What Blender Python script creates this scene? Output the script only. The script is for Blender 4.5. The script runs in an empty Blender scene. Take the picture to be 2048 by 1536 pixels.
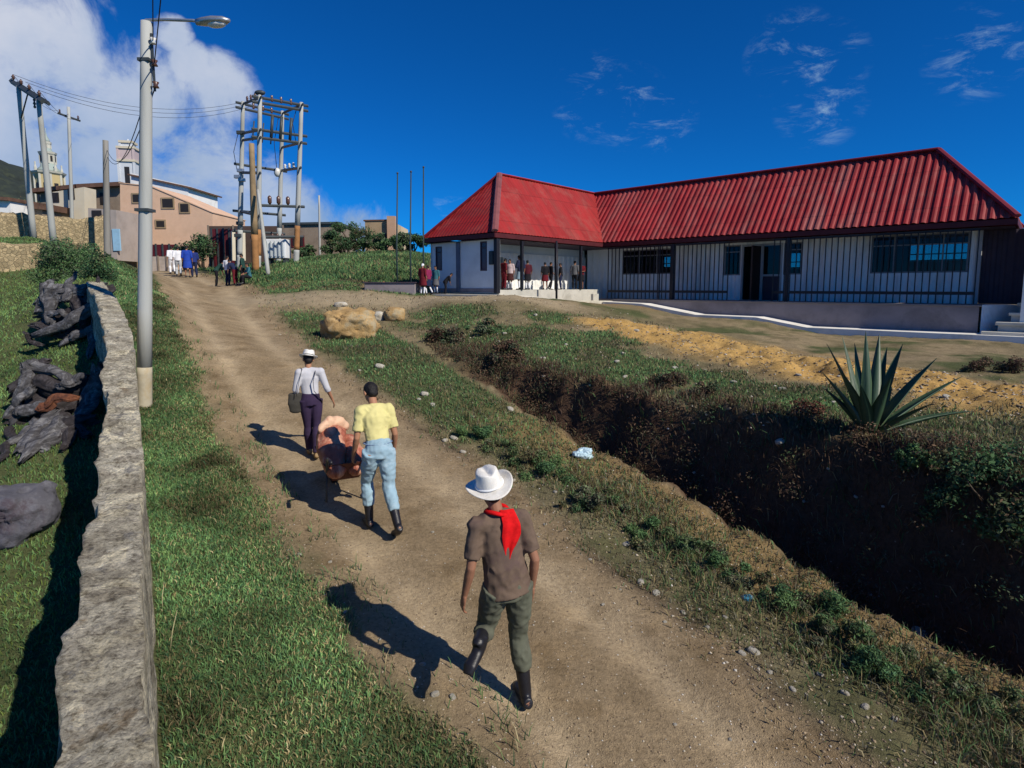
import bpy, bmesh, math, random
import numpy as np
from mathutils import Vector, Matrix, Euler
random.seed(7); rng = np.random.default_rng(11)
SC = bpy.context.scene; COL = SC.collection
R = math.radians
# ------------------------------------------------------------------ camera model (used to read positions off the survey of the place)
F_PX, PITCH, EYE = 1163.66, R(6.1219), 2.95
cP, sP = math.cos(PITCH), math.sin(PITCH)
def at(px, py, Y):
    a = (px - 1024) / F_PX; b = (698 - py) / F_PX
    dx, dy, dz = a, cP + b * sP, -sP + b * cP
    t = Y / dy
    return Vector((dx * t, Y, EYE + dz * t))
# ------------------------------------------------------------------ tagging
def tag(o, label=None, cat=None, group=None, kind=None):
    if label: o['label'] = label
    if cat: o['category'] = cat
    if group: o['group'] = group
    if kind: o['kind'] = kind
    return o
def empty(name, loc=(0, 0, 0), rz=0.0, label=None, cat=None, group=None):
    o = bpy.data.objects.new(name, None); COL.objects.link(o)
    o.location = loc; o.rotation_euler = (0, 0, rz); o.empty_display_size = .2
    return tag(o, label, cat, group)
def copy_tree(o, parent=None):
    c = o.copy(); COL.objects.link(c); c.parent = parent
    for ch in list(o.children): copy_tree(ch, c)
    return c
# ------------------------------------------------------------------ noise
def _h(ix, iy, iz, s):
    n = (ix.astype(np.int64) * 374761393 + iy.astype(np.int64) * 668265263 + iz.astype(np.int64) * 2147483647 + s * 1274126177) & 0xffffffff
    n = ((n ^ (n >> 13)) * 1274126177) & 0xffffffff
    n = (n ^ (n >> 16)) & 0xffffff
    return n / float(0xffffff)
def vnoise(x, y, z=0.0, s=0):
    x = np.asarray(x, float); y = np.asarray(y, float); z = np.zeros_like(x) + z
    ix, iy, iz = np.floor(x), np.floor(y), np.floor(z)
    fx, fy, fz = x - ix, y - iy, z - iz
    fx, fy, fz = [f * f * (3 - 2 * f) for f in (fx, fy, fz)]
    r = 0
    for a in (0, 1):
        for b in (0, 1):
            for c in (0, 1):
                r = r + _h(ix + a, iy + b, iz + c, s) * (fx if a else 1 - fx) * (fy if b else 1 - fy) * (fz if c else 1 - fz)
    return r
def fbm(x, y, z=0.0, o=4, s=0):
    r = 0; a = .5
    for i in range(o):
        r = r + a * (vnoise(x * 2 ** i, y * 2 ** i, np.asarray(z) * 2 ** i, s + i) - .5); a *= .5
    return r            # about -.5 .. .5
def sstep(a, b, x):
    t = np.clip((x - a) / (b - a), 0, 1); return t * t * (3 - 2 * t)
# ------------------------------------------------------------------ materials
def nd(nt, t, **kw):
    n = nt.nodes.new(t)
    for k, v in kw.items(): setattr(n, k, v)
    return n
def new_mat(name):
    m = bpy.data.materials.new(name); m.use_nodes = True
    nt = m.node_tree; b = nt.nodes['Principled BSDF']
    return m, nt, b
def mix_rgb(nt, fac, a, b, mode='MIX'):
    n = nd(nt, 'ShaderNodeMix', data_type='RGBA', blend_type=mode)
    for sock, v in ((n.inputs[0], fac), (n.inputs[6], a), (n.inputs[7], b)):
        if hasattr(v, 'node'): nt.links.new(v, sock)
        elif isinstance(v, (int, float)): sock.default_value = v
        else: sock.default_value = (*v, 1) if len(v) == 3 else v
    return n.outputs[2]
def noise_out(nt, scale, detail=4, rough=.6, coord='Object', stretch=None, dist=0):
    tc = nd(nt, 'ShaderNodeTexCoord'); src = tc.outputs[coord]
    if stretch:
        mp = nd(nt, 'ShaderNodeMapping'); mp.inputs['Scale'].default_value = stretch
        nt.links.new(src, mp.inputs[0]); src = mp.outputs[0]
    n = nd(nt, 'ShaderNodeTexNoise'); n.inputs['Scale'].default_value = scale
    n.inputs['Detail'].default_value = detail; n.inputs['Roughness'].default_value = rough
    n.inputs['Distortion'].default_value = dist
    nt.links.new(src, n.inputs['Vector']); return n.outputs['Fac']
def ramp(nt, src, stops):
    r = nd(nt, 'ShaderNodeValToRGB'); e = r.color_ramp.elements
    while len(e) < len(stops): e.new(.5)
    for el, (p, c) in zip(e, stops):
        el.position = p; el.color = (*c, 1) if len(c) == 3 else c
    nt.links.new(src, r.inputs[0]); return r.outputs[0]
def add_bump(nt, b, src, strength=.3, dist=.02):
    bp = nd(nt, 'ShaderNodeBump'); bp.inputs['Strength'].default_value = strength; bp.inputs['Distance'].default_value = dist
    nt.links.new(src, bp.inputs['Height']); nt.links.new(bp.outputs[0], b.inputs['Normal'])
def mat(name, col, rough=.75, var=.35, scale=6, col2=None, bump=.15, bscale=None, metal=0, stretch=None, spec=.3, coord='Object', bdist=.02):
    """a painted / weathered surface: base colour broken up by two octaves of noise, with fine bump"""
    m, nt, b = new_mat(name)
    n1 = noise_out(nt, scale, 6, .65, coord, stretch)
    dark = tuple(c * (1 - var) for c in col); lite = tuple(min(1, c * (1 + var * .5)) for c in col)
    c = ramp(nt, n1, [(.28, dark), (.5, col), (.75, lite)])
    if col2:
        n2 = noise_out(nt, scale * .37 + .3, 5, .7, coord, stretch, .4)
        f = ramp(nt, n2, [(.5, (0, 0, 0)), (.66, (1, 1, 1))])
        c = mix_rgb(nt, f, c, col2)
    nt.links.new(c, b.inputs['Base Color'])
    b.inputs['Roughness'].default_value = rough; b.inputs['Metallic'].default_value = metal
    b.inputs['Specular IOR Level'].default_value = spec
    if bump: add_bump(nt, b, noise_out(nt, bscale or scale * 6, 5, .7, coord, stretch), bump, bdist)
    return m
def attr_mat(name, attr='Col', rough=.8, var=.25, scale=30, spec=.2, bump=0, trans=0.0):
    m, nt, b = new_mat(name)
    a = nd(nt, 'ShaderNodeAttribute'); a.attribute_name = attr
    n1 = noise_out(nt, scale, 3)
    f = ramp(nt, n1, [(.3, (1 - var,) * 3), (.7, (1 + var * .6,) * 3)])
    c = mix_rgb(nt, 1.0, a.outputs['Color'], f, 'MULTIPLY')
    nt.links.new(c, b.inputs['Base Color']); b.inputs['Roughness'].default_value = rough
    b.inputs['Specular IOR Level'].default_value = spec
    if bump: add_bump(nt, b, noise_out(nt, scale * 2, 5), bump)
    if trans:
        out = nt.nodes['Material Output']; tr = nd(nt, 'ShaderNodeBsdfTranslucent'); nt.links.new(c, tr.inputs[0])
        mx = nd(nt, 'ShaderNodeMixShader'); mx.inputs[0].default_value = trans
        nt.links.new(b.outputs[0], mx.inputs[1]); nt.links.new(tr.outputs[0], mx.inputs[2]); nt.links.new(mx.outputs[0], out.inputs[0])
    return m
# ------------------------------------------------------------------ mesh builder
class MB:
    def __init__(s): s.v = []; s.f = []
    def add(s, vs, fs):
        o = len(s.v); s.v += [tuple(v) for v in vs]; s.f += [tuple(i + o for i in f) for f in fs]; return s
    def box(s, c, size, rz=0, M=None):
        x, y, z = [q / 2 for q in size]
        vs = [Vector((a * x, b * y, d * z)) for d in (-1, 1) for b in (-1, 1) for a in (-1, 1)]
        Rm = M if M is not None else Matrix.Rotation(rz, 3, 'Z')
        vs = [Rm @ v + Vector(c) for v in vs]
        return s.add(vs, [(0, 2, 3, 1), (4, 5, 7, 6), (0, 1, 5, 4), (1, 3, 7, 5), (3, 2, 6, 7), (2, 0, 4, 6)])
    def span(s, a, b):
        return s.box([(p + q) / 2 for p, q in zip(a, b)], [abs(q - p) for p, q in zip(a, b)])
    def tube(s, pts, rad, n=10, ref=(0, 1, 0), cap=True, round_=False):
        pts = [Vector(p) for p in pts]; k = len(pts)
        if not hasattr(rad, '__len__'): rad = [rad] * k
        rad = [r if hasattr(r, '__len__') else (r, r) for r in rad]
        if round_:
            for end in (0, -1):
                i0, i1 = (0, 1) if end == 0 else (-1, -2)
                d = (pts[i0] - pts[i1]).normalized(); r = rad[i0]; m = min(r)
                P, Q = pts[i0].copy(), []
                ex = [(P + d * m * .55, (r[0] * .8, r[1] * .8)), (P + d * m * .9, (r[0] * .4, r[1] * .4))]
                if end == 0: pts = [e[0] for e in ex[::-1]] + pts; rad = [e[1] for e in ex[::-1]] + rad
                else: pts = pts + [e[0] for e in ex]; rad = rad + [e[1] for e in ex]
            k = len(pts)
        ref = Vector(ref); vs = []; fs = []; prev = None
        for i, p in enumerate(pts):
            t = (pts[min(i + 1, k - 1)] - pts[max(i - 1, 0)]).normalized()
            rf = ref if abs(t.dot(ref)) < .95 else Vector((1, 0, 0)) if abs(t.x) < .9 else Vector((0, 0, 1))
            if prev is not None: 
                sd = prev - t * prev.dot(t)
                sd = sd.normalized() if sd.length > 1e-4 else t.cross(rf).normalized()
            else: sd = t.cross(rf).normalized()
            prev = sd; up = sd.cross(t)
            for j in range(n):
                a = 2 * math.pi * j / n
                vs.append(p + sd * math.cos(a) * rad[i][0] + up * math.sin(a) * rad[i][1])
        for i in range(k - 1):
            for j in range(n):
                a, b = i * n + j, i * n + (j + 1) % n
                fs.append((a, b, b + n, a + n))
        if cap: fs += [tuple(range(n))[::-1], tuple(range((k - 1) * n, k * n))]
        return s.add(vs, fs)
    def ball(s, c, r, n=12, m=8, M=None):
        if not hasattr(r, '__len__'): r = (r,) * 3
        vs = []; c = Vector(c)
        for i in range(1, m):
            th = math.pi * i / m
            for j in range(n):
                a = 2 * math.pi * j / n
                v = Vector((r[0] * math.sin(th) * math.cos(a), r[1] * math.sin(th) * math.sin(a), r[2] * math.cos(th)))
                vs.append(c + (M @ v if M is not None else v))
        t, b = Vector((0, 0, r[2])), Vector((0, 0, -r[2]))
        vs += [c + (M @ t if M is not None else t), c + (M @ b if M is not None else b)]; T, B = len(vs) - 2, len(vs) - 1; fs = []
        for i in range(m - 2):
            for j in range(n):
                a, b2 = i * n + j, i * n + (j + 1) % n
                fs.append((a, a + n, b2 + n, b2))
        for j in range(n):
            fs.append((T, j, (j + 1) % n)); fs.append((B, (m - 2) * n + (j + 1) % n, (m - 2) * n + j))
        return s.add(vs, fs)
    def lathe(s, prof, c=(0, 0, 0), n=20, M=None):
        c = Vector(c); k = len(prof); vs = []; fs = []
        for r, z in prof:
            for j in range(n):
                a = 2 * math.pi * j / n; v = Vector((r * math.cos(a), r * math.sin(a), z))
                vs.append(c + (M @ v if M is not None else v))
        for i in range(k - 1):
            for j in range(n):
                a, b = i * n + j, i * n + (j + 1) % n; fs.append((a, b, b + n, a + n))
        fs += [tuple(range(n))[::-1], tuple(range((k - 1) * n, k * n))]
        return s.add(vs, fs)
    def poly(s, pts): return s.add(pts, [tuple(range(len(pts)))])
    def prism(s, pts, d):
        d = Vector(d); n = len(pts); a = [Vector(p) for p in pts]; b = [p + d for p in a]
        return s.add(a + b, [tuple(range(n))[::-1], tuple(range(n, 2 * n))] + [(i, (i + 1) % n, (i + 1) % n + n, i + n) for i in range(n)])
    def build(s, name, m, parent=None, smooth=False, bevel=0, kind=None):
        me = bpy.data.meshes.new(name); me.from_pydata(s.v, [], s.f); me.validate(clean_customdata=False)
        bm = bmesh.new(); bm.from_mesh(me); bmesh.ops.recalc_face_normals(bm, faces=bm.faces); bm.to_mesh(me); bm.free()
        if m: me.materials.append(m)
        o = bpy.data.objects.new(name, me); COL.objects.link(o)
        if parent: o.parent = parent
        if smooth: me.shade_smooth()
        if bevel:
            md = o.modifiers.new('bevel', 'BEVEL'); md.width = bevel; md.segments = 2; md.limit_method = 'ANGLE'
        if kind: o['kind'] = kind
        return o
def np_mesh(name, V, Fq, m=None, parent=None, colors=None, smooth=False, nper=4):
    """V (n,3), Fq (k,nper) arrays -> object, quick"""
    me = bpy.data.meshes.new(name); me.vertices.add(len(V)); me.vertices.foreach_set('co', np.ascontiguousarray(V, np.float32).ravel())
    k = len(Fq); me.loops.add(k * nper); me.loops.foreach_set('vertex_index', np.ascontiguousarray(Fq, np.int32).ravel())
    me.polygons.add(k); me.polygons.foreach_set('loop_start', np.arange(0, k * nper, nper, dtype=np.int32))
    me.update(calc_edges=True)
    if colors is not None:
        for nm, c in colors.items():
            ca = me.color_attributes.new(nm, 'FLOAT_COLOR', 'POINT')
            ca.data.foreach_set('color', np.ascontiguousarray(np.hstack([c, np.ones((len(c), 1))]), np.float32).ravel())
    if smooth: me.polygons.foreach_set('use_smooth', np.ones(k, bool))
    if m: me.materials.append(m)
    o = bpy.data.objects.new(name, me); COL.objects.link(o)
    if parent: o.parent = parent
    return o
DG = bpy.context.evaluated_depsgraph_get
def remesh(mb, name, m, parent=None, vox=.01, smooth=4, noise=0, nscale=.12, seed=0, nstretch=(1, 1, 1), fac=.5, folds=0):
    """one continuous surface grown round overlapping closed pieces"""
    o = mb.build(name + '_raw', None)
    md = o.modifiers.new('r', 'REMESH'); md.mode = 'VOXEL'; md.voxel_size = vox
    if smooth:
        ms = o.modifiers.new('s', 'SMOOTH'); ms.iterations = smooth; ms.factor = fac
    dg = DG(); dg.update(); me = bpy.data.meshes.new_from_object(o.evaluated_get(dg))
    bpy.data.objects.remove(o)
    me.name = name; me.materials.clear()
    if m: me.materials.append(m)
    me.shade_smooth()
    if noise and len(me.vertices):
        n = len(me.vertices); co = np.empty(n * 3, np.float32); me.vertices.foreach_get('co', co); co = co.reshape(-1, 3)
        no = np.array([v.normal[:] for v in me.vertices])
        q = co / nscale * np.array(nstretch)
        d = fbm(q[:, 0] + 31 * seed, q[:, 1], q[:, 2], 3, seed) * noise * 2
        if folds:
            k = co / folds; w = fbm(k[:, 0] * .6 + 5 * seed, k[:, 1] * .6, k[:, 2] * .6, 2, seed + 9) * 2.2
            d = d + (.5 - np.abs(vnoise(k[:, 0] + k[:, 2] * .7 + w, k[:, 1] + w, k[:, 2] * .9 - k[:, 0] * .5, seed + 3) - .5) * 4) * noise * .55
        co = co + no * d[:, None]; me.vertices.foreach_set('co', co.astype(np.float32).ravel()); me.update()
    r = bpy.data.objects.new(name, me); COL.objects.link(r)
    if parent: r.parent = parent
    return r
# ------------------------------------------------------------------ the lie of the land
def rbf(pts, lam=.02):
    P = np.array(pts, float); n = len(P); xy = P[:, :2]
    d2 = ((xy[:, None] - xy[None]) ** 2).sum(-1); K = .5 * d2 * np.log(d2 + 1e-9) + lam * np.eye(n)
    A = np.zeros((n + 3, n + 3)); A[:n, :n] = K; Q = np.hstack([np.ones((n, 1)), xy]); A[:n, n:] = Q; A[n:, :n] = Q.T
    w = np.linalg.solve(A, np.concatenate([P[:, 2], np.zeros(3)]))
    def f(X, Y):
        sh = X.shape; x = X.ravel(); y = Y.ravel(); out = np.empty(len(x))
        for i in range(0, len(x), 40000):
            a, b = x[i:i + 40000], y[i:i + 40000]
            e = (a[:, None] - xy[:, 0]) ** 2 + (b[:, None] - xy[:, 1]) ** 2
            out[i:i + 40000] = (.5 * e * np.log(e + 1e-9)) @ w[:n] + w[n] + w[n + 1] * a + w[n + 2] * b
        return out.reshape(sh)
    return f
ROAD_Y = np.array([-8, 2.5, 4.13, 6.45, 8.9, 11.2, 14, 17.5, 21.5, 26, 30, 38, 46, 60])
ROAD_Z = np.array([-.6, -.3, -.22, .07, .26, .72, 1.40, 1.95, 2.46, 2.80, 3.25, 3.86, 4.24, 4.8])
LE_Y = np.array([-8, 3.0, 3.81, 4.22, 4.5, 5.37, 6.4, 8.11, 11.2, 14.5, 19.3, 25.5, 34.9, 46, 60]); LE_X = np.array([2, .25, -.23, -.6, -.93, -1.67, -2.49, -3.77, -5.81, -8.18, -11.49, -15.2, -21.3, -29, -40])
RE_Y = np.array([-8, 2.0, 3.57, 4.22, 4.9, 5.52, 6.4, 7.94, 9.22, 10.12, 12.18, 15.0, 19.3, 22.5, 25.5, 30, 38, 46, 60]); RE_X = np.array([6.5, 2.75, 2.23, 1.97, 1.68, 1.28, .61, -.1, -1.01, -1.72, -3.43, -5.49, -8.02, -9.7, -11.4, -14.95, -20.5, -26, -37])
LIP_Y = np.array([-8, 0, 2.5, 4.25, 5.09, 6.63, 8.98, 10.12, 11.43, 13.03, 15, 17.5, 23, 34, 60]); LIP_X = np.array([12, 7, 5.2, 4.05, 3.4, 2.75, 1.39, .67, -.24, -1.4, -2.6, -4, -6, -8, -12])
WL = [(.62, -1.0, 1.28), (.05, 0, 1.28), (-1.5, 2.21, 1.28), (-2.95, 4.5, 1.36), (-3.42, 5.25, 1.5), (-4.05, 6.2, 1.77), (-5.1, 7.8, 2.23), (-5.95, 9.0, 2.42), (-7.45, 11.0, 2.72), (-9.3, 13.3, 3.06)]   # right-hand edge of the stone wall's coping
W_Y = np.array([w[1] for w in WL] + [20, 60]); W_X = np.array([w[0] for w in WL] + [-14, -46])
def XL(Y): return np.interp(Y, LE_Y, LE_X)
def XR(Y): return np.interp(Y, RE_Y, RE_X)
def XG(Y): return np.interp(Y, LIP_Y, LIP_X)
def XW(Y): return np.interp(Y, W_Y, W_X)
FAR = [(-70, 60, 8), (-40, 62, 6.4), (0, 62, 4.6), (30, 60, 2.6), (70, 60, 1.5), (70, 0, .4), (60, -30, 0), (0, -30, -1), (-60, -30, -1), (-70, 20, 5), (-110, 110, 11), (0, 120, 4), (110, 110, 1)]
MIDF = [tuple(at(640, 527, 34)), tuple(at(740, 522, 34)), tuple(at(560, 533, 34)), tuple(at(700, 584, 22.6)), tuple(at(600, 588, 22.5)), tuple(at(830, 535, 33)), tuple(at(600, 520, 44)), tuple(at(760, 505, 46)),
        tuple(at(500, 570, 26)), tuple(at(560, 560, 26.5)), tuple(at(680, 556, 27)), tuple(at(780, 566, 27))]
def zroad(Y): return np.interp(Y, ROAD_Y, ROAD_Z)
road_pts = []
for y in (-6, -2, 1, 3, 4.5, 6, 7.5, 9, 10.5, 12, 14, 16, 18, 21, 24, 28, 33, 40, 50):
    road_pts.append(((XL(y) + XR(y)) / 2, y, float(zroad(y))))
strip = [(float(XW(y)) + .3, y, float(zroad(y)) + e) for y, e in ((1, .0), (3, .05), (5, .08), (7, .12), (9, .2), (11, .35))] + [tuple(at(*q)) for q in ((250, 528, 20), (232, 556, 16.5), (285, 600, 15.5), (268, 560, 19), (225, 520, 26))]
lipp = [(float(XG(y)) - .3, y, float(zroad(y)) - .02) for y in (-4, 0, 3, 5, 7, 9, 11, 13)]
low_f = rbf(road_pts + strip + lipp + FAR + MIDF)
yard = [(3.8, 8.4, 1.08), (4.7, 7.1, 1.02), (4.95, 6.3, 1.08), (6.2, 4.6, .9), (8, 2, .8), (12, -3, .4), (2.6, 10, 1.06), (1.4, 11.6, 1.15), (.2, 12.9, 1.3), (6, 10, 1.12), (8, 8, 1.1), (12, 6, 1.0), (7, 14, 1.25), (4, 16, 1.55), (10, 12, 1.22),
        (4.2, 25.9, 2.2), (5.6, 24.7, 2.12), (7.2, 22.9, 1.72), (9.0, 21.2, 1.70), (10.3, 20.2, 1.38), (13.6, 16.9, 1.38), (15.5, 15.2, 1.25), (20, 12, 1.1), (25, 20, 1.3), (14, 24, 1.9), (10, 32, 2.3), (20, 30, 1.9), (0, 20.6, 2.55), (-2.5, 23.2, 2.6), (-5, 24, 2.75), (2, 21.5, 2.35), (2, 19, 1.95), (-2, 19, 2.2), (-1.5, 16, 1.65), (-3.4, 15.5, 1.62), (-4.5, 18, 2.05), (0, 30, 2.6), (0, 16.0, 1.72), (3.6, 19.5, 1.85), (5, 20, 1.75), (7, 18, 1.5)]
high_f = rbf(yard + [p for p in road_pts if p[1] > 17] + FAR + MIDF)
lawn = [tuple(at(*q)) for q in ((50, 1300, 4.7), (40, 1020, 6.7), (100, 880, 8.2), (60, 720, 12.2), (150, 690, 12.2), (50, 620, 17), (50, 568, 20.5), (150, 580, 18.5), (30, 850, 9), (10, 480, 30), (120, 475, 31))] + [(-1.5, 1.2, -.75), (-2.8, 3, -.5), (-4, 1, -.7), (-8, 0, -.6), (-9, 6, .5), (0, -4, -.8), (-14, 10, 1.4), (-20, 16, 2.6)]
lawn_f = rbf(lawn + [p for p in strip if p[1] > 16] + [p for p in road_pts if p[1] > 20] + FAR)
def ground_z(X, Y, detail=True):
    X = np.asarray(X, float); Y = np.asarray(Y, float)
    lo, hi, la = low_f(X, Y), high_f(X, Y), lawn_f(X, Y)
    d = (X - XG(Y)) * .8 + fbm(X * .9, Y * .9, 0, 3, 5) * .35 * sstep(15, 11, Y)
    wb = np.interp(Y, [5, 7, 9, 11.4, 13, 16], [1.75, 1.6, 1.3, 1.0, .9, 2.0])
    dep = np.interp(Y, [2, 6, 9, 11.5, 13], [1.0, .85, .6, .25, 0])
    step = sstep(wb * .55, wb * 1.05, d)
    z = lo * (1 - step) + hi * step
    z = z - dep * sstep(0, wb * .4, d) * (1 - step)
    # a broken lip and rough clods on the cut face
    m = sstep(-.3, .2, d) * sstep(wb * 1.05 + .8, wb, d) * sstep(16, 12, Y)
    z = z + m * fbm(X * 2.6, Y * 2.6, 0, 4, 9) * .45
    # lawn side of the stone wall
    dw = X - (XW(Y) - .25)
    s2 = np.where(Y < 13.6, sstep(.12, -.12, dw), sstep(1.5, -2.5, dw))
    z = z * (1 - s2) + la * s2
    if detail:
        rd = sstep(-.25, .15, X - XL(Y)) * sstep(.25, -.15, X - XR(Y)); off = 1 - rd
        u = (X - XL(Y)) / np.maximum(XR(Y) - XL(Y), .5)
        rut = np.exp(-((u - .24) / .09) ** 2) + np.exp(-((u - .76) / .09) ** 2)
        z = z - rd * rut * .05 + off * fbm(X * .8, Y * .8, 0, 4, 2) * .14 + fbm(X * 5, Y * 5, 0, 3, 3) * (.02 + .03 * off)
        orange = orange_w(X, Y)
        z = z + orange * (fbm(X * 2.2, Y * 2.2, 0, 5, 21) * .42 + .06)
    return z
ORP = np.array([(3.4, 17.6), (5.2, 15.4), (6.3, 13.0), (7.2, 11.0), (8.3, 9.4), (10.5, 8.0)])
def orange_w(X, Y):
    best = np.full(np.shape(X), 9e9)
    for (a, b) in zip(ORP[:-1], ORP[1:]):
        d = b - a; t = np.clip(((X - a[0]) * d[0] + (Y - a[1]) * d[1]) / (d @ d), 0, 1)
        best = np.minimum(best, np.hypot(X - a[0] - t * d[0], Y - a[1] - t * d[1]))
    return sstep(2.1, .7, best + fbm(X * 1.1, Y * 1.1, 0, 4, 13) * 2.2)
def gz(x, y): return float(ground_z(np.array([x]), np.array([y]))[0])
def on_ground(px, py, y0=2.0, y1=60):
    """where the line of sight px,py meets the land"""
    Y = np.geomspace(y0, y1, 1500); a = at(px, py, 1.0); X = a.x * Y; Z = EYE + (a.z - EYE) * Y
    k = int(np.argmax(Z <= ground_z(X, Y))); return Vector((X[k], Y[k], float(Z[k])))
# vegetation cover, 0..1, and dryness
def grass_w(X, Y):
    n = fbm(X * .7, Y * .7, 0, 4, 31); n2 = fbm(X * 2.3, Y * 2.3, 0, 3, 37)
    left = sstep(.10, -.30, X - XL(Y) + n2 * .9 + .1)                                   # everything left of the track
    vr = sstep(.05, .5, X - XR(Y) + n2 * .8 - np.interp(Y, [5, 8, 11], [.55, .35, .12])) * sstep(.15, -.15, X - XG(Y))
    vr = vr * np.interp(Y, [5, 7, 9, 11], [.35, .45, .75, 1.0])
    yd = sstep(.2, .9, (X - XG(Y)) - np.interp(Y, [6, 12, 14], [1.6, 1.0, .1]))
    green = sstep(-.05, .12, n + np.interp(X - XG(Y), [0, 3.5, 5, 30], [.22, .16, -.04, -.10]))
    yd = yd * green * (1 - orange_w(X, Y))
    w = np.clip(left + np.maximum(vr, yd), 0, 1)
    # the open yard and pavement before the building stays bare
    w = w * (1 - sstep(1.0, .2, np.abs(Y - (20.9 + (X + 2) * -.05)) - .7) * sstep(-11, -9.5, X) * sstep(4.5, 2.5, X))
    return w
SUN_E, SKY_S, SKY_TINT = 5.0, .075, (.035, .62, 1.36)
CUMULUS = [(700, 470, 90, 90), (600, 440, 60, 60), (650, 480, 100, 100), (540, 470, 140, 130), (-60, 220, 280, 200), (110, 300, 230, 190), (270, 290, 200, 170), (370, 320, 140, 130), (440, 185, 75, 75), (130, 150, 90, 90), (470, 440, 150, 120), (600, 470, 90, 80), (60, 120, 120, 100), (345, 70, 35, 35), (230, 420, 200, 120), (380, 130, 45, 45)]
CLOUD_RAMP = [(.15, (2.6, 4.4, 7.2)), (.5, (5.8, 7.0, 9.2)), (.85, (9.5, 9.7, 10.6))]
CIRRUS = [(1190, 198, 85, 85), (1255, 215, 80, 80), (1320, 238, 70, 70), (1580, 110, 75, 75), (1650, 130, 70, 70), (1640, 212, 75, 75), (1960, 105, 75, 75), (900, 408, 35, 35)]
CIRRUS_COL = (5.5, 8.0, 10.0)
# ================================================================== GROUND
def ground_mat():
    m, nt, b = new_mat('earth')
    a = nd(nt, 'ShaderNodeAttribute'); a.attribute_name = 'Col'
    n1 = noise_out(nt, 2.2, 8, .7); n2 = noise_out(nt, 26, 6, .75)
    c = mix_rgb(nt, 1, a.outputs['Color'], ramp(nt, n1, [(.25, (.68, .66, .62)), (.5, (1, 1, 1)), (.75, (1.25, 1.22, 1.16))]), 'MULTIPLY')
    c = mix_rgb(nt, 1, c, ramp(nt, n2, [(.3, (.62, .6, .58)), (.5, (1, 1, 1)), (.72, (1.35, 1.33, 1.3))]), 'MULTIPLY')
    tc = nd(nt, 'ShaderNodeTexCoord'); vo = nd(nt, 'ShaderNodeTexVoronoi'); vo.inputs['Scale'].default_value = 24
    nt.links.new(tc.outputs['Object'], vo.inputs['Vector'])
    peb = ramp(nt, vo.outputs['Distance'], [(.16, (1, 1, 1)), (.24, (0, 0, 0))])
    sel = ramp(nt, vo.outputs['Color'], [(.80, (0, 0, 0)), (.86, (1, 1, 1))])
    pf = mix_rgb(nt, 1, peb, sel, 'MULTIPLY')
    c = mix_rgb(nt, pf, c, mix_rgb(nt, .55, c, (.42, .37, .29)))
    nt.links.new(c, b.inputs['Base Color']); b.inputs['Roughness'].default_value = .95; b.inputs['Specular IOR Level'].default_value = .1
    hs = nd(nt, 'ShaderNodeMath', operation='MULTIPLY_ADD'); nt.links.new(n2, hs.inputs[0]); hs.inputs[1].default_value = 1.0
    nt.links.new(noise_out(nt, 90, 3, .7), hs.inputs[2])
    add_bump(nt, b, hs.outputs[0], .75, .022)
    return m
M_EARTH = ground_mat()
rows = np.concatenate([np.linspace(-7, 1.8, 22), np.geomspace(2 + 2, 20 + 2, 290) - 2, np.geomspace(20.5 + 2, 122, 70) - 2])
cols = np.concatenate([-np.geomspace(.75, 3.2, 26)[::-1], np.linspace(-.72, .72, 520), np.geomspace(.75, 3.2, 26)])
YY, UU = np.meshgrid(rows, cols, indexing='ij'); XX = UU * (np.maximum(YY, -2) + 7.0)
ZZ = ground_z(XX, YY)
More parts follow.
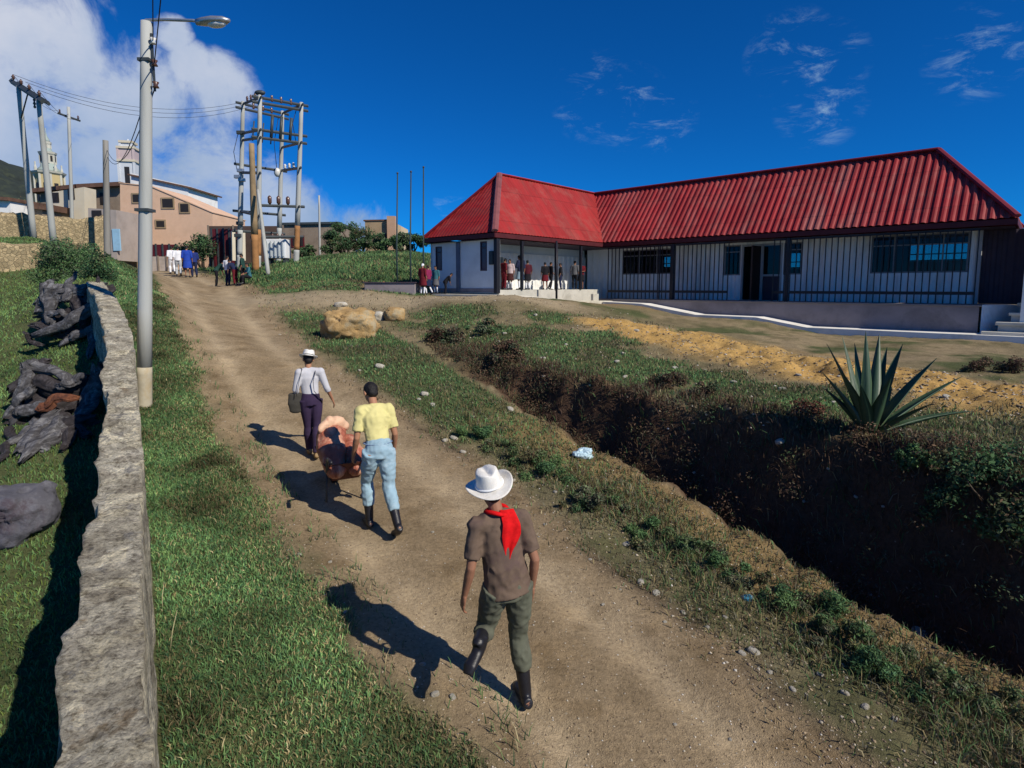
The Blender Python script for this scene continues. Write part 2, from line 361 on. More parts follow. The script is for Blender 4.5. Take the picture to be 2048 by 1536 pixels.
def ground_col(X, Y):
    n = fbm(X * .5, Y * .5, 0, 4, 41); n2 = fbm(X * 1.9, Y * 1.9, 0, 4, 43); n3 = fbm(X * 6, Y * 6, 0, 3, 47)
    def C(*c): return np.array(c)[None, None]
    def mx(c, d, w): return c * (1 - w[..., None]) + d * w[..., None]
    u = (X - XL(Y)) / np.maximum(XR(Y) - XL(Y), .5)
    road = sstep(-.35, .1, X - XL(Y) + n2 * .8) * sstep(.35, -.05, X - XR(Y) + n2 * .5)
    rut = np.exp(-((u - .24) / .1) ** 2) + np.exp(-((u - .76) / .1) ** 2)
    c = np.ones(X.shape + (3,)) * C(.20, .165, .095)                     # dry turf and dust
    c = mx(c, C(.27, .215, .13), sstep(-.02, .16, n)); c = mx(c, C(.13, .115, .06), sstep(.06, .2, n2) * .6)
    g = grass_w(X, Y); c = mx(c, C(.065, .088, .034), g * .85)
    c = mx(c, C(.46, .29, .10), orange_w(X, Y) * sstep(-.22, .05, n2 + .14))
    d = (X - XG(Y)) * .8; wb = np.interp(Y, [5, 7, 9, 11.4, 13, 16], [1.75, 1.6, 1.3, 1.0, .9, 2.0])
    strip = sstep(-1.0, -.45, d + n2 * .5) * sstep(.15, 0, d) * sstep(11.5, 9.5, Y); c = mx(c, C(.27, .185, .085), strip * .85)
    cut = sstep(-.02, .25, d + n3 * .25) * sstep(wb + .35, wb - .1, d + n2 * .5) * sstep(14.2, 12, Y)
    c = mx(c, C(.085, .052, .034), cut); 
    verge = sstep(-.1, .2, X - XR(Y)) * sstep(-.5, -.9, d) * sstep(10, 7, Y); c = mx(c, C(.17, .15, .085), verge * .8); c = mx(c, C(.085, .09, .04), verge * sstep(-.06, .12, n2) * .7)
    rc = C(.285, .215, .13) + (rut * (.8 + 1.2 * np.abs(n)))[..., None] * C(.12, .102, .072) + n2[..., None] * C(.17, .14, .095) - (sstep(.10, .25, fbm(X * 3.2, Y * 3.2, 0, 4, 77)) * .06)[..., None] * C(1, .85, .6)
    rc = np.maximum(rc, .05); c = mx(c, rc, road)
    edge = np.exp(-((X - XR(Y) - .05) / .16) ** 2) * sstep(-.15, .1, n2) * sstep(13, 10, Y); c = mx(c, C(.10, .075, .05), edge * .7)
    yardp = sstep(1.0, .1, np.abs(Y - 21.6 + (X + 4) * .1) - .5) * sstep(-12, -10, X) * sstep(3.5, 1.5, X); c = mx(c, C(.36, .29, .19), yardp * .85)
    bank = sstep(23.5, 24.5, Y) * sstep(28.5, 26.5, Y + n2 * 3) * sstep(-11, -10, X); c = mx(c, C(.24, .17, .09), bank * sstep(-.1, .1, n2 + .05))
    far = sstep(38, 55, Y); c = mx(c, C(.10, .11, .06), far * .8)
    return np.clip(c, .004, 1)
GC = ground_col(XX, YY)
nr, nc = XX.shape
idx = np.arange(nr * nc).reshape(nr, nc)
quads = np.stack([idx[:-1, :-1], idx[:-1, 1:], idx[1:, 1:], idx[1:, :-1]], -1).reshape(-1, 4)
Vall = np.stack([XX, YY, ZZ], -1).reshape(-1, 3); Call = GC.reshape(-1, 3)
cen = Vall[quads].mean(1); jit = fbm(cen[:, 0] * 1.9, cen[:, 1] * 1.9, 0, 4, 43) * .7
isroad = (cen[:, 0] + jit > XL(cen[:, 1]) - .1) & (cen[:, 0] + jit * .6 < XR(cen[:, 1]) + .1) & (cen[:, 1] < 47)
def sub_mesh(name, sel):
    q = quads[sel]; u, inv = np.unique(q, return_inverse=True)
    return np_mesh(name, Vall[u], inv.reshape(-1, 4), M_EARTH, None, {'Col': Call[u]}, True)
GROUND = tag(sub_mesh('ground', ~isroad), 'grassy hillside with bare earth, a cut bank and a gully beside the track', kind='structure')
ROAD = tag(sub_mesh('dirt_road', isroad), 'pale brown dirt track climbing the hill', kind='structure')

# ================================================================== BUILDING WITH RED ROOF
TH = R(-42.562)
B_O = Vector((-.644, 22.149, 0)); D1 = Vector((math.cos(TH), math.sin(TH), 0)); D2 = Vector((-math.sin(TH), math.cos(TH), 0))
def bl(P):   # world -> building local
    q = Vector(P) - B_O; return Vector((q.dot(D1), q.dot(D2), q.z))
M_ROOF = mat('red_painted_roofing', (.29, .016, .016), .65, .32, 1.6, (.24, .030, .026), .08, 40, spec=.25, stretch=(.35, 1.6, .35))
M_ROOF2 = mat('weathered_red_roofing', (.30, .019, .022), .65, .38, 1.3, (.29, .075, .068), .1, 30, spec=.3, stretch=(1.7, .3, .3))
def sheets(m, axis):
    nt = m.node_tree; b = nt.nodes['Principled BSDF']; lk = b.inputs['Base Color'].links[0]; src = lk.from_socket
    tc = nd(nt, 'ShaderNodeTexCoord'); sp = nd(nt, 'ShaderNodeSeparateXYZ'); nt.links.new(tc.outputs['Object'], sp.inputs[0])
    def fl(s, d):
        a = nd(nt, 'ShaderNodeMath', operation='DIVIDE'); nt.links.new(s, a.inputs[0]); a.inputs[1].default_value = d
        f = nd(nt, 'ShaderNodeMath', operation='FLOOR'); nt.links.new(a.outputs[0], f.inputs[0]); fr = nd(nt, 'ShaderNodeMath', operation='FRACT'); nt.links.new(a.outputs[0], fr.inputs[0]); return f.outputs[0], fr.outputs[0]
    fx, rx = fl(sp.outputs[axis], .735); fz, rz = fl(sp.outputs['Z'], 1.37)
    k = nd(nt, 'ShaderNodeMath', operation='MULTIPLY_ADD'); nt.links.new(fz, k.inputs[0]); k.inputs[1].default_value = 17.3; nt.links.new(fx, k.inputs[2])
    wn = nd(nt, 'ShaderNodeTexWhiteNoise', noise_dimensions='1D'); nt.links.new(k.outputs[0], wn.inputs['W'])
    t = ramp(nt, wn.outputs['Value'], [(0, (.86, .84, .84)), (.6, (1, 1, 1)), (1, (1.1, 1.12, 1.12))])
    lap = ramp(nt, rz, [(0, (.72, .7, .7)), (.02, (.75, .73, .73)), (.035, (1, 1, 1))])
    c = mix_rgb(nt, 1, mix_rgb(nt, 1, src, t, 'MULTIPLY'), lap, 'MULTIPLY')
    dust = ramp(nt, noise_out(nt, .9, 8, .75), [(.5, (0, 0, 0)), (.75, (.45, .45, .45))]); c = mix_rgb(nt, dust, c, (.30, .13, .10))
    nt.links.new(c, b.inputs['Base Color'])
sheets(M_ROOF2, 'X'); sheets(M_ROOF, 'Y')
M_CAP = mat('dark_red_ridge_metal', (.16, .012, .022), .5, .3, 3)
M_FASC = mat('maroon_fascia_paint', (.075, .010, .014), .6, .3, 4)
M_WALL = mat('pale_blue_grey_panel', (.62, .68, .72), .7, .10, .7, (.52, .57, .60), .05, 20)
M_CORR = mat('corrugated_pale_panel', (.78, .80, .82), .6, .16, 1.5, (.56, .56, .55), .05, 20, stretch=(1.6, 1.6, .3))
M_WHITE = mat('white_wall_paint', (.80, .80, .78), .75, .06, 1.5, (.66, .65, .62), .05, 30)
M_DARKP = mat('dark_plum_paint_and_shade', (.055, .040, .060), .7, .25, 2)
M_BASE = mat('plum_grey_plinth', (.24, .21, .22), .8, .3, 1.2, (.17, .15, .155), .1, 12)
M_STEEL = mat('dark_blue_steel', (.012, .013, .020), .45, .3, 5)
M_FRAME = mat('grey_window_frame', (.20, .20, .22), .55, .2, 6)
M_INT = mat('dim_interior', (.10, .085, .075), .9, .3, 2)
M_CONC = mat('pale_concrete', (.50, .48, .42), .85, .2, 1.6, (.36, .34, .29), .25, 22)
M_MAROON = mat('maroon_paint', (.10, .012, .018), .6, .3, 3)
M_WOOD = mat('dark_door_wood', (.035, .018, .014), .6, .35, 3, stretch=(1, 1, .15))
def glass_mat():
    m = bpy.data.materials.new('window_glass'); m.use_nodes = True; nt = m.node_tree; nt.nodes.remove(nt.nodes['Principled BSDF'])
    tr = nd(nt, 'ShaderNodeBsdfTransparent'); tr.inputs[0].default_value = (.66, .72, .74, 1)
    gl = nd(nt, 'ShaderNodeBsdfGlossy'); gl.inputs[0].default_value = (.35, .38, .42, 1); gl.inputs['Roughness'].default_value = .03
    fr = nd(nt, 'ShaderNodeFresnel'); fr.inputs[0].default_value = 1.5
    mx = nd(nt, 'ShaderNodeMixShader'); nt.links.new(fr.outputs[0], mx.inputs[0]); nt.links.new(tr.outputs[0], mx.inputs[1]); nt.links.new(gl.outputs[0], mx.inputs[2])
    nt.links.new(mx.outputs[0], nt.nodes['Material Output'].inputs[0]); return m
M_GLASS = glass_mat()
LIB = empty('library_building', B_O, TH, 'low white school-like building with a hipped red metal roof and railed gallery', 'building')
ZE, ZR_, FL, FLL = 4.99, 7.657, 2.39, 2.82
HX, HY, WX, LY, LX = -2.085, 2.419, -4.174, 7.215, 14.61
RY, BY, RX = LY + 2.293, LY + 4.586, LX - 2.346
def roof_panel(pts_bottom, pts_top, mname, wave, amp, sub=8, drop=0.0, name='roof_panel'):
    """corrugated sheeting between an eave segment and a top polyline; bottom/top are functions of t in 0..1 along the eave"""
    a, b = Vector(pts_bottom[0]), Vector(pts_bottom[1]); L = (b - a).length; e = (b - a) / L
    top = [Vector(p) for p in pts_top]
    # slope direction: perpendicular to the eave in the roof plane
    q = top[0] - a; q2 = top[-1] - a
    q = max((q, q2), key=lambda w: (w - e * w.dot(e)).length); u = (q - e * q.dot(e)).normalized(); nrm = e.cross(u)
    if nrm.z < 0: nrm = -nrm
    xs = [(p - a).dot(e) for p in top]; us = [(p - a).dot(u) for p in top]
    ring = [(0, 0), (L, 0)] + list(zip(xs, us))[::-1]
    lo_x, hi_x = min(w[0] for w in ring), max(w[0] for w in ring)
    n = max(2, int((hi_x - lo_x) / wave * sub)); V = []; Fq = []
    for i in range(n + 1):
        x = lo_x + (hi_x - lo_x) * min(max(i / n, 1e-4), 1 - 1e-4); hit = []
        ph = (x / wave) % 1.0
        h = amp * (1 if ph < .32 else 1 - (ph - .32) / .16 if ph < .48 else 0 if ph < .84 else (ph - .84) / .16)
        for (xa, ua), (xb, ub) in zip(ring, ring[1:] + ring[:1]):
            if (xa - x) * (xb - x) <= 0 and abs(xa - xb) > 1e-6: hit.append(ua + (ub - ua) * (x - xa) / (xb - xa))
        for w in (min(hit), max(hit)): V.append(a + e * x + u * w + nrm * h)
    for i in range(n): Fq.append((2 * i, 2 * i + 2, 2 * i + 3, 2 * i + 1))
    mb = MB().add(V, Fq); return mb.build(name, mname, LIB)
E_ = lambda x, y, z=ZE: (x, y, z)
A, Lf, I_, R_ = E_(0, 0), E_(WX, 0), E_(0, LY), E_(LX, LY)
apex, J, rR = (HX, HY, ZR_), (HX, RY, ZR_), (RX, RY, ZR_)
BL_, BR_ = E_(WX, BY), E_(LX, BY)
roof_panel((Lf, A), [apex], M_ROOF, .19, .014)
roof_panel((A, I_), [apex, J], M_ROOF, .19, .014)
roof_panel((I_, R_), [J, rR], M_ROOF2, .245, .036)
roof_panel((R_, BR_), [rR], M_ROOF2, .245, .036)
roof_panel((BR_, BL_), [rR, J], M_ROOF2, .245, .036)
roof_panel((BL_, Lf), [J, apex], M_ROOF, .19, .014)
capm = MB()
def cap(p, q, r=.075, m=M_CAP, up=.05):
    p, q = Vector(p), Vector(q); MB().tube([p + Vector((0, 0, up)), q + Vector((0, 0, up))], [(r * 1.5, r * .8)] * 2, 8, (0, 0, 1)).build('ridge_cap', m, LIB)
cap(Lf, apex); cap(A, apex, .09, mat('faded_hip_flashing', (.22, .075, .075), .5, .35, 3)); cap(apex, J, .06, M_ROOF); cap(J, rR, .085); cap(rR, R_, .085); cap(rR, BR_); cap(J, BL_)
def fascia(p, q, h=.17, t=.04, dz=-.05):
    p, q = Vector(p), Vector(q); d = q - p; c = (p + q) / 2 + Vector((0, 0, dz - h / 2 + .02))
    MB().box(c, (d.length, t, h), math.atan2(d.y, d.x)).build('fascia', M_FASC, LIB)
for p, q in ((Lf, A), (A, I_), (I_, R_), (R_, BR_), (BR_, BL_), (BL_, Lf)): fascia(p, q)
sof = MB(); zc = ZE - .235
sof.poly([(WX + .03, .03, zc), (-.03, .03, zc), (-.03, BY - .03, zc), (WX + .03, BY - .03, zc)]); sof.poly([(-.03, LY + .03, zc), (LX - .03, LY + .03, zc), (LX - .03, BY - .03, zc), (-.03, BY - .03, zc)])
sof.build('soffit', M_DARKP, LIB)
ZT = zc - .004
def wall_with_holes(name, p, q, z0, z1, holes, m, t=.10, corr=0, cw=.28):
    """wall from p to q (local xy) with rectangular openings (s0,s1,za,zb); corr = depth of vertical corrugation on the outer face"""
    p, q = Vector((*p, 0)), Vector((*q, 0)); L = (q - p).length; e = (q - p) / L; n = Vector((e.y, -e.x, 0))
    S = sorted({0, L, *[h[0] for h in holes], *[h[1] for h in holes]}); Zs = sorted({z0, z1, *[h[2] for h in holes], *[h[3] for h in holes]})
    mb = MB()
    for i in range(len(S) - 1):
        for j in range(len(Zs) - 1):
            cs, cz = (S[i] + S[i + 1]) / 2, (Zs[j] + Zs[j + 1]) / 2
            if any(h[0] < cs < h[1] and h[2] < cz < h[3] for h in holes): continue
            a, b, za, zb = S[i], S[i + 1], Zs[j], Zs[j + 1]
            if corr:
                k = max(1, int((b - a) / cw * 6)); 
                for r in range(k):
                    s0, s1 = a + (b - a) * r / k, a + (b - a) * (r + 1) / k
                    def off(s): 
                        ph = (s / cw) % 1; return corr * (1 if ph < .4 else 1 - (ph - .4) / .1 if ph < .5 else 0 if ph < .9 else (ph - .9) / .1)
                    v = [p + e * s0 + n * off(s0), p + e * s1 + n * off(s1)]
                    mb.add([v[0] + Vector((0, 0, za)), v[1] + Vector((0, 0, za)), v[1] + Vector((0, 0, zb)), v[0] + Vector((0, 0, zb))], [(0, 1, 2, 3)])
                c = p + e * cs - n * (t / 2 + .012)
                mb.box((c.x, c.y, cz), (b - a, t, zb - za), math.atan2(e.y, e.x))
            else:
                c = p + e * cs - n * t / 2
                mb.box((c.x, c.y, cz), (b - a, t, zb - za), math.atan2(e.y, e.x))
    bm = mb.build(name, m, LIB); return bm
def window(p, q, z0, z1, nx=1, transom=None, frame=M_FRAME, glass=M_GLASS, out=.0, fw=.05, name='window'):
    p, q = Vector((*p, 0)), Vector((*q, 0)); L = (q - p).length; e = (q - p) / L; n = Vector((e.y, -e.x, 0)); rz = math.atan2(e.y, e.x)
    f = MB(); o = n * out
    def bar(s0, s1, za, zb, d=.06):
        c = p + e * (s0 + s1) / 2 + o; f.box((c.x, c.y, (za + zb) / 2), (s1 - s0, d, zb - za), rz)
    bar(0, L, z0, z0 + fw); bar(0, L, z1 - fw, z1); bar(0, fw, z0 + fw, z1 - fw); bar(L - fw, L, z0 + fw, z1 - fw)
    for i in range(1, nx): s = L * i / nx; bar(s - .02, s + .02, z0 + fw, z1 - fw, .05)
    if transom: bar(fw, L - fw, transom - .02, transom + .02, .056)
    w = f.build(name, frame, LIB)
    c = p + e * L / 2 - n * .004 + o
    MB().box((c.x, c.y, (z0 + z1) / 2), (L - .04, .006, z1 - z0 - .04), rz).build('pane', glass, w)
    return w
# left wing: end wall (faces the track)
holes = [(.30, .72, 3.62, 4.62), (3.0, 3.38, 3.56, 4.70)]
wall_with_holes('end_wall', (-4.08, .28), (-.09, .28), 2.70, ZT, holes, M_WALL)
M_PANE = mat('plum_window_panel', (.045, .030, .055), .25, .25, 3, bump=0, spec=.5)
for h in holes:
    window((-4.08 + h[0], .31), (-4.08 + h[1], .31), h[2], h[3], 1, h[3] - .24, M_DARKP, M_PANE)
MB().box((-2.32, .24, 3.73), (.20, .07, ZT - 2.74)).build('pilaster', mat('slate_blue_paint', (.10, .13, .19), .7, .2, 3), LIB, bevel=.01)
MB().box((-.44, .25, 4.05), (.22, .07, .52)).build('wall_box', mat('dark_teal_metal', (.02, .04, .05), .5, .2, 3), LIB, bevel=.015)
MB().box((-2.08, .265, 2.80), (3.95, .05, .16)).build('skirting', M_BASE, LIB)
wall_with_holes('side_wall', (-4.09, BY - .25), (-4.09, .28), 2.4, ZT, [], M_WALL)
# left wing: recessed gallery wall facing the sun
GX = -1.9
gh = [(1.2, 1.55, 2.84, 4.55), (3.15, 3.3, 3.65, 4.5)]
wall_with_holes('gallery_wall', (GX, .40), (GX, LY + 1.25), FLL, 4.40, [(1.3, 2.1, FLL, 4.2)], M_WHITE, corr=.03, cw=.35)
MB().box((GX - .06, (LY + 1.65) / 2, 4.575), (.10, LY + .8, .34)).build('gallery_header', M_WALL, LIB)
MB().box((GX - .07, 2.1, (FLL + 4.2) / 2), (.05, .8, 4.2 - FLL)).build('door', mat('grey_green_door', (.22, .25, .24), .6, .2, 3), LIB)
MB().span((-4.0, .34, 2.2), (-.10, LY - .05, FLL)).build('gallery_floor', M_CONC, LIB)
M_POST = M_STEEL
def post(x, y, z0, z1=ZT, s=.13): return MB().box((x, y, (z0 + z1) / 2), (s, s, z1 - z0)).build('post', M_POST, LIB, bevel=.012)
post(-.09, .20, 2.70, s=.18)
for y in (1.63, 3.83, 5.6): post(-.09, y, FLL, s=.11)
# long wing
wy = LY + 1.2
def lw(a, b): return (a, wy), (b, wy)
wins = [(.33, 3.04, 3.52, 4.66, 3), (5.30, 5.98, 3.42, 4.66, 1), (7.68, 8.35, 3.42, 4.66, 1), (10.66, 13.44, 3.42, 4.74, 4)]
holes = [(w[0] + 1.7, w[1] + 1.7, w[2], w[3]) for w in wins] + [(6.02 + 1.7, 7.64 + 1.7, FL + .01, 4.66)]
wall_with_holes('front_wall', (-1.7, wy), (13.62, wy), FL - .1, ZT, holes, M_CORR, corr=.035, cw=.30)
for w in wins: window(*[(s, wy + .03) for s in (w[0], w[1])], w[2], w[3], w[4], 4.38)
df = MB()
for s0, s1, za, zb in ((6.02, 6.10, FL, 4.66), (6.80, 6.90, FL, 4.66), (7.56, 7.64, FL, 4.66), (6.10, 7.56, 4.58, 4.66), (6.90, 7.56, 3.36, 3.44)): df.span((s0, wy - .03, za), (s1, wy + .05, zb))
df.build('door_frame', mat('pale_grey_frame', (.36, .36, .38), .6, .15, 4), LIB)
dr = MB().span((6.72, wy - .86, FL + .03), (6.78, wy - .02, 4.56)).build('door', M_WOOD, LIB)
MB().tube([(6.69, wy - .78, 3.4), (6.69, wy - .78, 3.55)], .018, 8).build('handle', M_STEEL, dr)
MB().span((6.92, wy - .004, 3.44), (7.55, wy + .004, 4.58)).build('pane', M_GLASS, LIB)
MB().span((6.92, wy - .01, FL + .02), (7.55, wy + .02, 3.36)).build('door_panel', M_DARKP, LIB)
byw = LY + 4.35
bh = [(11.30 + 4, 13.25 + 4, 3.92, 4.62), (6.92 + 4, 7.42 + 4, 3.75, 4.45), (.8 + 4, 2.6 + 4, 3.9, 4.5)]
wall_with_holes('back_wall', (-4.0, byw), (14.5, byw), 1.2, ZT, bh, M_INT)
for h in bh: window((h[0] - 4, byw - .05), (h[1] - 4, byw - .05), h[2], h[3], max(1, int((h[1] - h[0]) / .45)), (h[2] + h[3]) / 2 - .08, M_STEEL)
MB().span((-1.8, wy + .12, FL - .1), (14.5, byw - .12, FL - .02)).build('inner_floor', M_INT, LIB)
MB().box((13.70, wy - .02, (FL + ZT) / 2), (.14, .16, ZT - FL)).build('corner_post', mat('light_grey_post', (.40, .40, .42), .65, .15, 3), LIB, bevel=.01)
wall_with_holes('porch_wall', (13.78, wy + .10), (14.86, wy + .10), FL, ZT, [], M_DARKP, corr=.03, cw=.24)  # wall lying in porch shade; that shade is put into its dark colour
MB().span((14.88, LY - .3, 1.3), (15.6, wy + .6, 4.86)).build('white_pier', M_WHITE, LIB, bevel=.01)
# plinth and gallery floor of the long wing
MB().span((0.05, LY - .25, .9), (13.92, wy + .1, FL - .06)).build('plinth', M_BASE, LIB)
MB().span((-.02, LY - .29, FL - .058), (13.98, wy - .06, FL)).build('floor_slab', mat('dull_floor_edge', (.19, .17, .17), .8, .2, 2), LIB, bevel=.01)
MB().span((-.9, LY - .75, 2.10), (.02, LY - .30, 2.62)).build('step_block', M_CONC, LIB, bevel=.015)
for x in (3.55, 8.2): post(x, LY + .02, FL, s=.12)
def railing(x0, x1, y, z0, z1, step=.19):
    f = MB(); n = int((x1 - x0) / step)
    for i in range(n + 1):
        x = x0 + (x1 - x0) * i / n; f.box((x, y, (z0 + z1) / 2), (.032, .032, z1 - z0))
    r = f.build('railing_bars', M_STEEL, LIB)
    MB().span((x0, y - .022, FL + .30), (x1, y + .022, FL + .40)).build('rail', M_STEEL, r)
    MB().span((x0, y - .018, z1 - .05), (x1, y + .018, z1)).build('rail', M_STEEL, r)
for x0, x1 in ((.3, 3.45), (3.66, 5.95), (7.7, 8.1), (8.3, 13.75)): railing(x0, x1, LY + .02, FL + .02, ZT - .02)
post(2.95, LY - .01, FL, s=.05)
# steps and cheek wall at the right-hand end
def wbox(name, x0, x1, y0, y1, z0, z1, m, bevel=.012): return MB().span((x0, y0, z0), (x1, y1, z1)).build(name, m, LIB, bevel=bevel)
ck = MB(); P0 = Vector((13.985, LY - .29, 0)); P1 = Vector((14.86, LY + .75, 0))
ck.add([(P0.x, P0.y, .9), (P1.x, P1.y, .9), (P1.x - .5, P1.y + .1, .9), (P0.x, P0.y + .9, .9)] + [(P0.x, P0.y, FL), (P1.x, P1.y, FL), (P1.x - .5, P1.y + .1, FL), (P0.x, P0.y + .9, FL)],
       [(0, 1, 2, 3), (4, 5, 6, 7), (0, 1, 5, 4), (1, 2, 6, 5), (2, 3, 7, 6), (3, 0, 4, 7)])
ck.build('landing', mat('off_white_landing', (.66, .68, .72), .8, .12, 1.5, (.5, .5, .5)), LIB)
ST = empty('entrance_steps', B_O, TH, 'pale concrete entrance steps at the right-hand end of the red-roofed building', 'steps')
M_STEP = mat('worn_concrete_step', (.46, .46, .44), .85, .2, 2, (.34, .33, .30), .2, 20)
for k, (z, y0, x0) in enumerate(((1.62, LY - .95, 14.05), (1.90, LY - .62, 14.35), (2.18, LY - .29, 14.62), (2.46, LY + .04, 14.78))):
    MB().span((x0, y0, z - .09), (18.2, y0 + .5, z)).build('tread', M_CONC, ST, bevel=.012)
    MB().span((x0 + .06, y0 + .09, z - .285), (18.15, y0 + .48, z - .092)).build('riser', M_STEP, ST)
# pavement along the front
pv = [(-3.2, 20.9, 2.66), (-.7, 21.0, 2.68), (2.2, 21.6, 2.66)]
def strip_mesh(name, front, wdir, width, thick, m, label):
    mb = MB(); wd = Vector(wdir).normalized(); n = len(front); V = []
    for p in front:
        p = Vector(p); V += [p, p + wd * width, p + wd * width - Vector((0, 0, thick)), p - Vector((0, 0, thick))]
    F = []
    for i in range(n - 1):
        for j in range(4): a, b = i * 4 + j, i * 4 + (j + 1) % 4; F.append((a, b, b + 4, a + 4))
    F += [(0, 1, 2, 3), tuple(range(4 * n - 4, 4 * n))]
    return tag(mb.add(V, F).build(name, m), label, kind='structure')
walk = [(4.31, 26.34, 2.28), (5.71, 25.05, 2.23), (7.54, 23.36, 1.84), (9.28, 21.77, 1.82), (10.56, 20.58, 1.53), (13.94, 17.47, 1.53), (15.6, 15.95, 1.53), (18.5, 13.28, 1.53)]
strip_mesh('pavement', [tuple(Vector(w) - D2 * .40) for w in walk], D2, 1.12, .55, mat('bright_pavement_concrete', (.78, .76, .70), .85, .12, 1.6, (.62, .60, .54), .15, 22), 'pale concrete pavement stepping down along the foot of the plinth')
a0 = at(985, 590, 21.6); a1 = at(1100, 601, 22.9); a2 = Vector((4.28, 26.36, 2.285))
strip_mesh('footpath', [at(862, 588, 23.2), a0, at(1040, 594, 22.4), a1, at(1160, 602, 24.9), a2], D2, 1.1, .4, mat('sunlit_path_concrete', (.55, .52, .44), .85, .15, 1.2, (.44, .41, .33)), 'pale concrete path in front of the short wing')
# ================================================================== STONE WALL BESIDE THE GRASS (the photographer's wall)
def stone_mat(name, base, mortar, scale, lichen=(.30, .29, .24), bump=.6):
    m, nt, b = new_mat(name)
    tc = nd(nt, 'ShaderNodeTexCoord'); nz = nd(nt, 'ShaderNodeTexNoise'); nz.inputs['Scale'].default_value = 5; nt.links.new(tc.outputs['Object'], nz.inputs['Vector'])
    mx = nd(nt, 'ShaderNodeMix', data_type='VECTOR'); mx.inputs[0].default_value = .12; nt.links.new(tc.outputs['Object'], mx.inputs[4]); nt.links.new(nz.outputs['Color'], mx.inputs[5])
    v1 = nd(nt, 'ShaderNodeTexVoronoi', feature='DISTANCE_TO_EDGE'); v2 = nd(nt, 'ShaderNodeTexVoronoi')
    for v in (v1, v2): v.inputs['Scale'].default_value = scale; nt.links.new(mx.outputs[1], v.inputs['Vector'])
    tone = ramp(nt, v2.outputs['Color'], [(.1, tuple(c * .55 for c in base)), (.45, base), (.9, tuple(min(1, c * 1.35) for c in base))])
    tone = mix_rgb(nt, ramp(nt, noise_out(nt, 7, 7, .75), [(.45, (0, 0, 0)), (.62, (1, 1, 1))]), tone, lichen)
    tone = mix_rgb(nt, 1, tone, ramp(nt, noise_out(nt, 38, 6, .75), [(.3, (.55, .54, .52)), (.5, (1, 1, 1)), (.7, (1.3, 1.3, 1.25))]), 'MULTIPLY')
    e = ramp(nt, v1.outputs['Distance'], [(.0, (0, 0, 0)), (.07, (1, 1, 1))])
    c = mix_rgb(nt, e, mortar, tone); nt.links.new(c, b.inputs['Base Color']); b.inputs['Roughness'].default_value = .92; b.inputs['Specular IOR Level'].default_value = .15
    hh = nd(nt, 'ShaderNodeMath', operation='MULTIPLY_ADD'); nt.links.new(e, hh.inputs[0]); hh.inputs[1].default_value = .8; nt.links.new(noise_out(nt, 30, 8, .75), hh.inputs[2])
    add_bump(nt, b, hh.outputs[0], bump, .03); return m
def rough_wall(name, line, width, zb, m, label, cat, seg=.06, jag=.05, rough=.02, top_noise=.03, batter=0.0, group=None, seed=0, nacross=8, nside=12):
    """rubble wall swept along line [(x,y,ztop)] = its right-hand coping edge, dense enough to carry real lumps"""
    P = np.array(line, float); ss = np.concatenate([[0], np.cumsum(np.hypot(*(P[1:, :2] - P[:-1, :2]).T))]); n = int(ss[-1] / seg) + 2
    s = np.linspace(0, ss[-1], n); C = np.stack([np.interp(s, ss, P[:, k]) for k in range(3)], 1)
    T = np.gradient(C[:, :2], axis=0); T /= np.linalg.norm(T, axis=1)[:, None]; N = np.stack([-T[:, 1], T[:, 0]], 1)      # to the left
    prof = []
    for k in range(nside): prof.append((0, 1 - k / nside, 1))                       # right face from bottom (1) to top (0)
    prof = [(0.0, 1 - k / nside) for k in range(nside)] + [(k / nacross, 0.0) for k in range(nacross)] + [(1.0, k / nside) for k in range(nside + 1)]
    V = []; 
    for (a, dn) in prof:
        w = width * a; lump = fbm(s * 3.1 + 17 * seed, a * 2.0 + np.zeros_like(s), dn * 4, 4, 3 + seed)
        fine = fbm(s * 12, a * 7 + np.zeros_like(s), dn * 12, 4, 7 + seed)
        edge = (np.where(a > .5, 1, -.35) if (a in (0.0, 1.0)) else (a - .3)) * lump * jag * 2
        off = w + edge + (1 if a > .5 else -1) * (dn * batter)
        z = C[:, 2] * (1 - dn) + zb(C[:, 0], C[:, 1]) * dn + (fbm(s * 2.6, a * 3.4 * min(1, abs(width) / .3) + np.zeros_like(s), 0, 5, 11 + seed) * top_noise * 2 + fine * rough) * (1 - dn)
        q = C[:, :2] + N * (off + fine * rough)[:, None]
        V.append(np.concatenate([q, z[:, None]], 1))
    V = np.stack(V, 1); k = len(prof); idx = np.arange(n * k).reshape(n, k)
    F = np.stack([idx[:-1, :-1], idx[1:, :-1], idx[1:, 1:], idx[:-1, 1:]], -1).reshape(-1, 4)
    caps = []
    for i in (0, n - 1):
        for j in range(k // 2): caps.append((idx[i, j], idx[i, j + 1], idx[i, k - 2 - j], idx[i, k - 1 - j])) if j + 1 < k - 2 - j else None
    F = np.concatenate([F, np.array(caps)])
    return tag(np_mesh(name, V.reshape(-1, 3), F, m, None, None, True), label, cat, group)
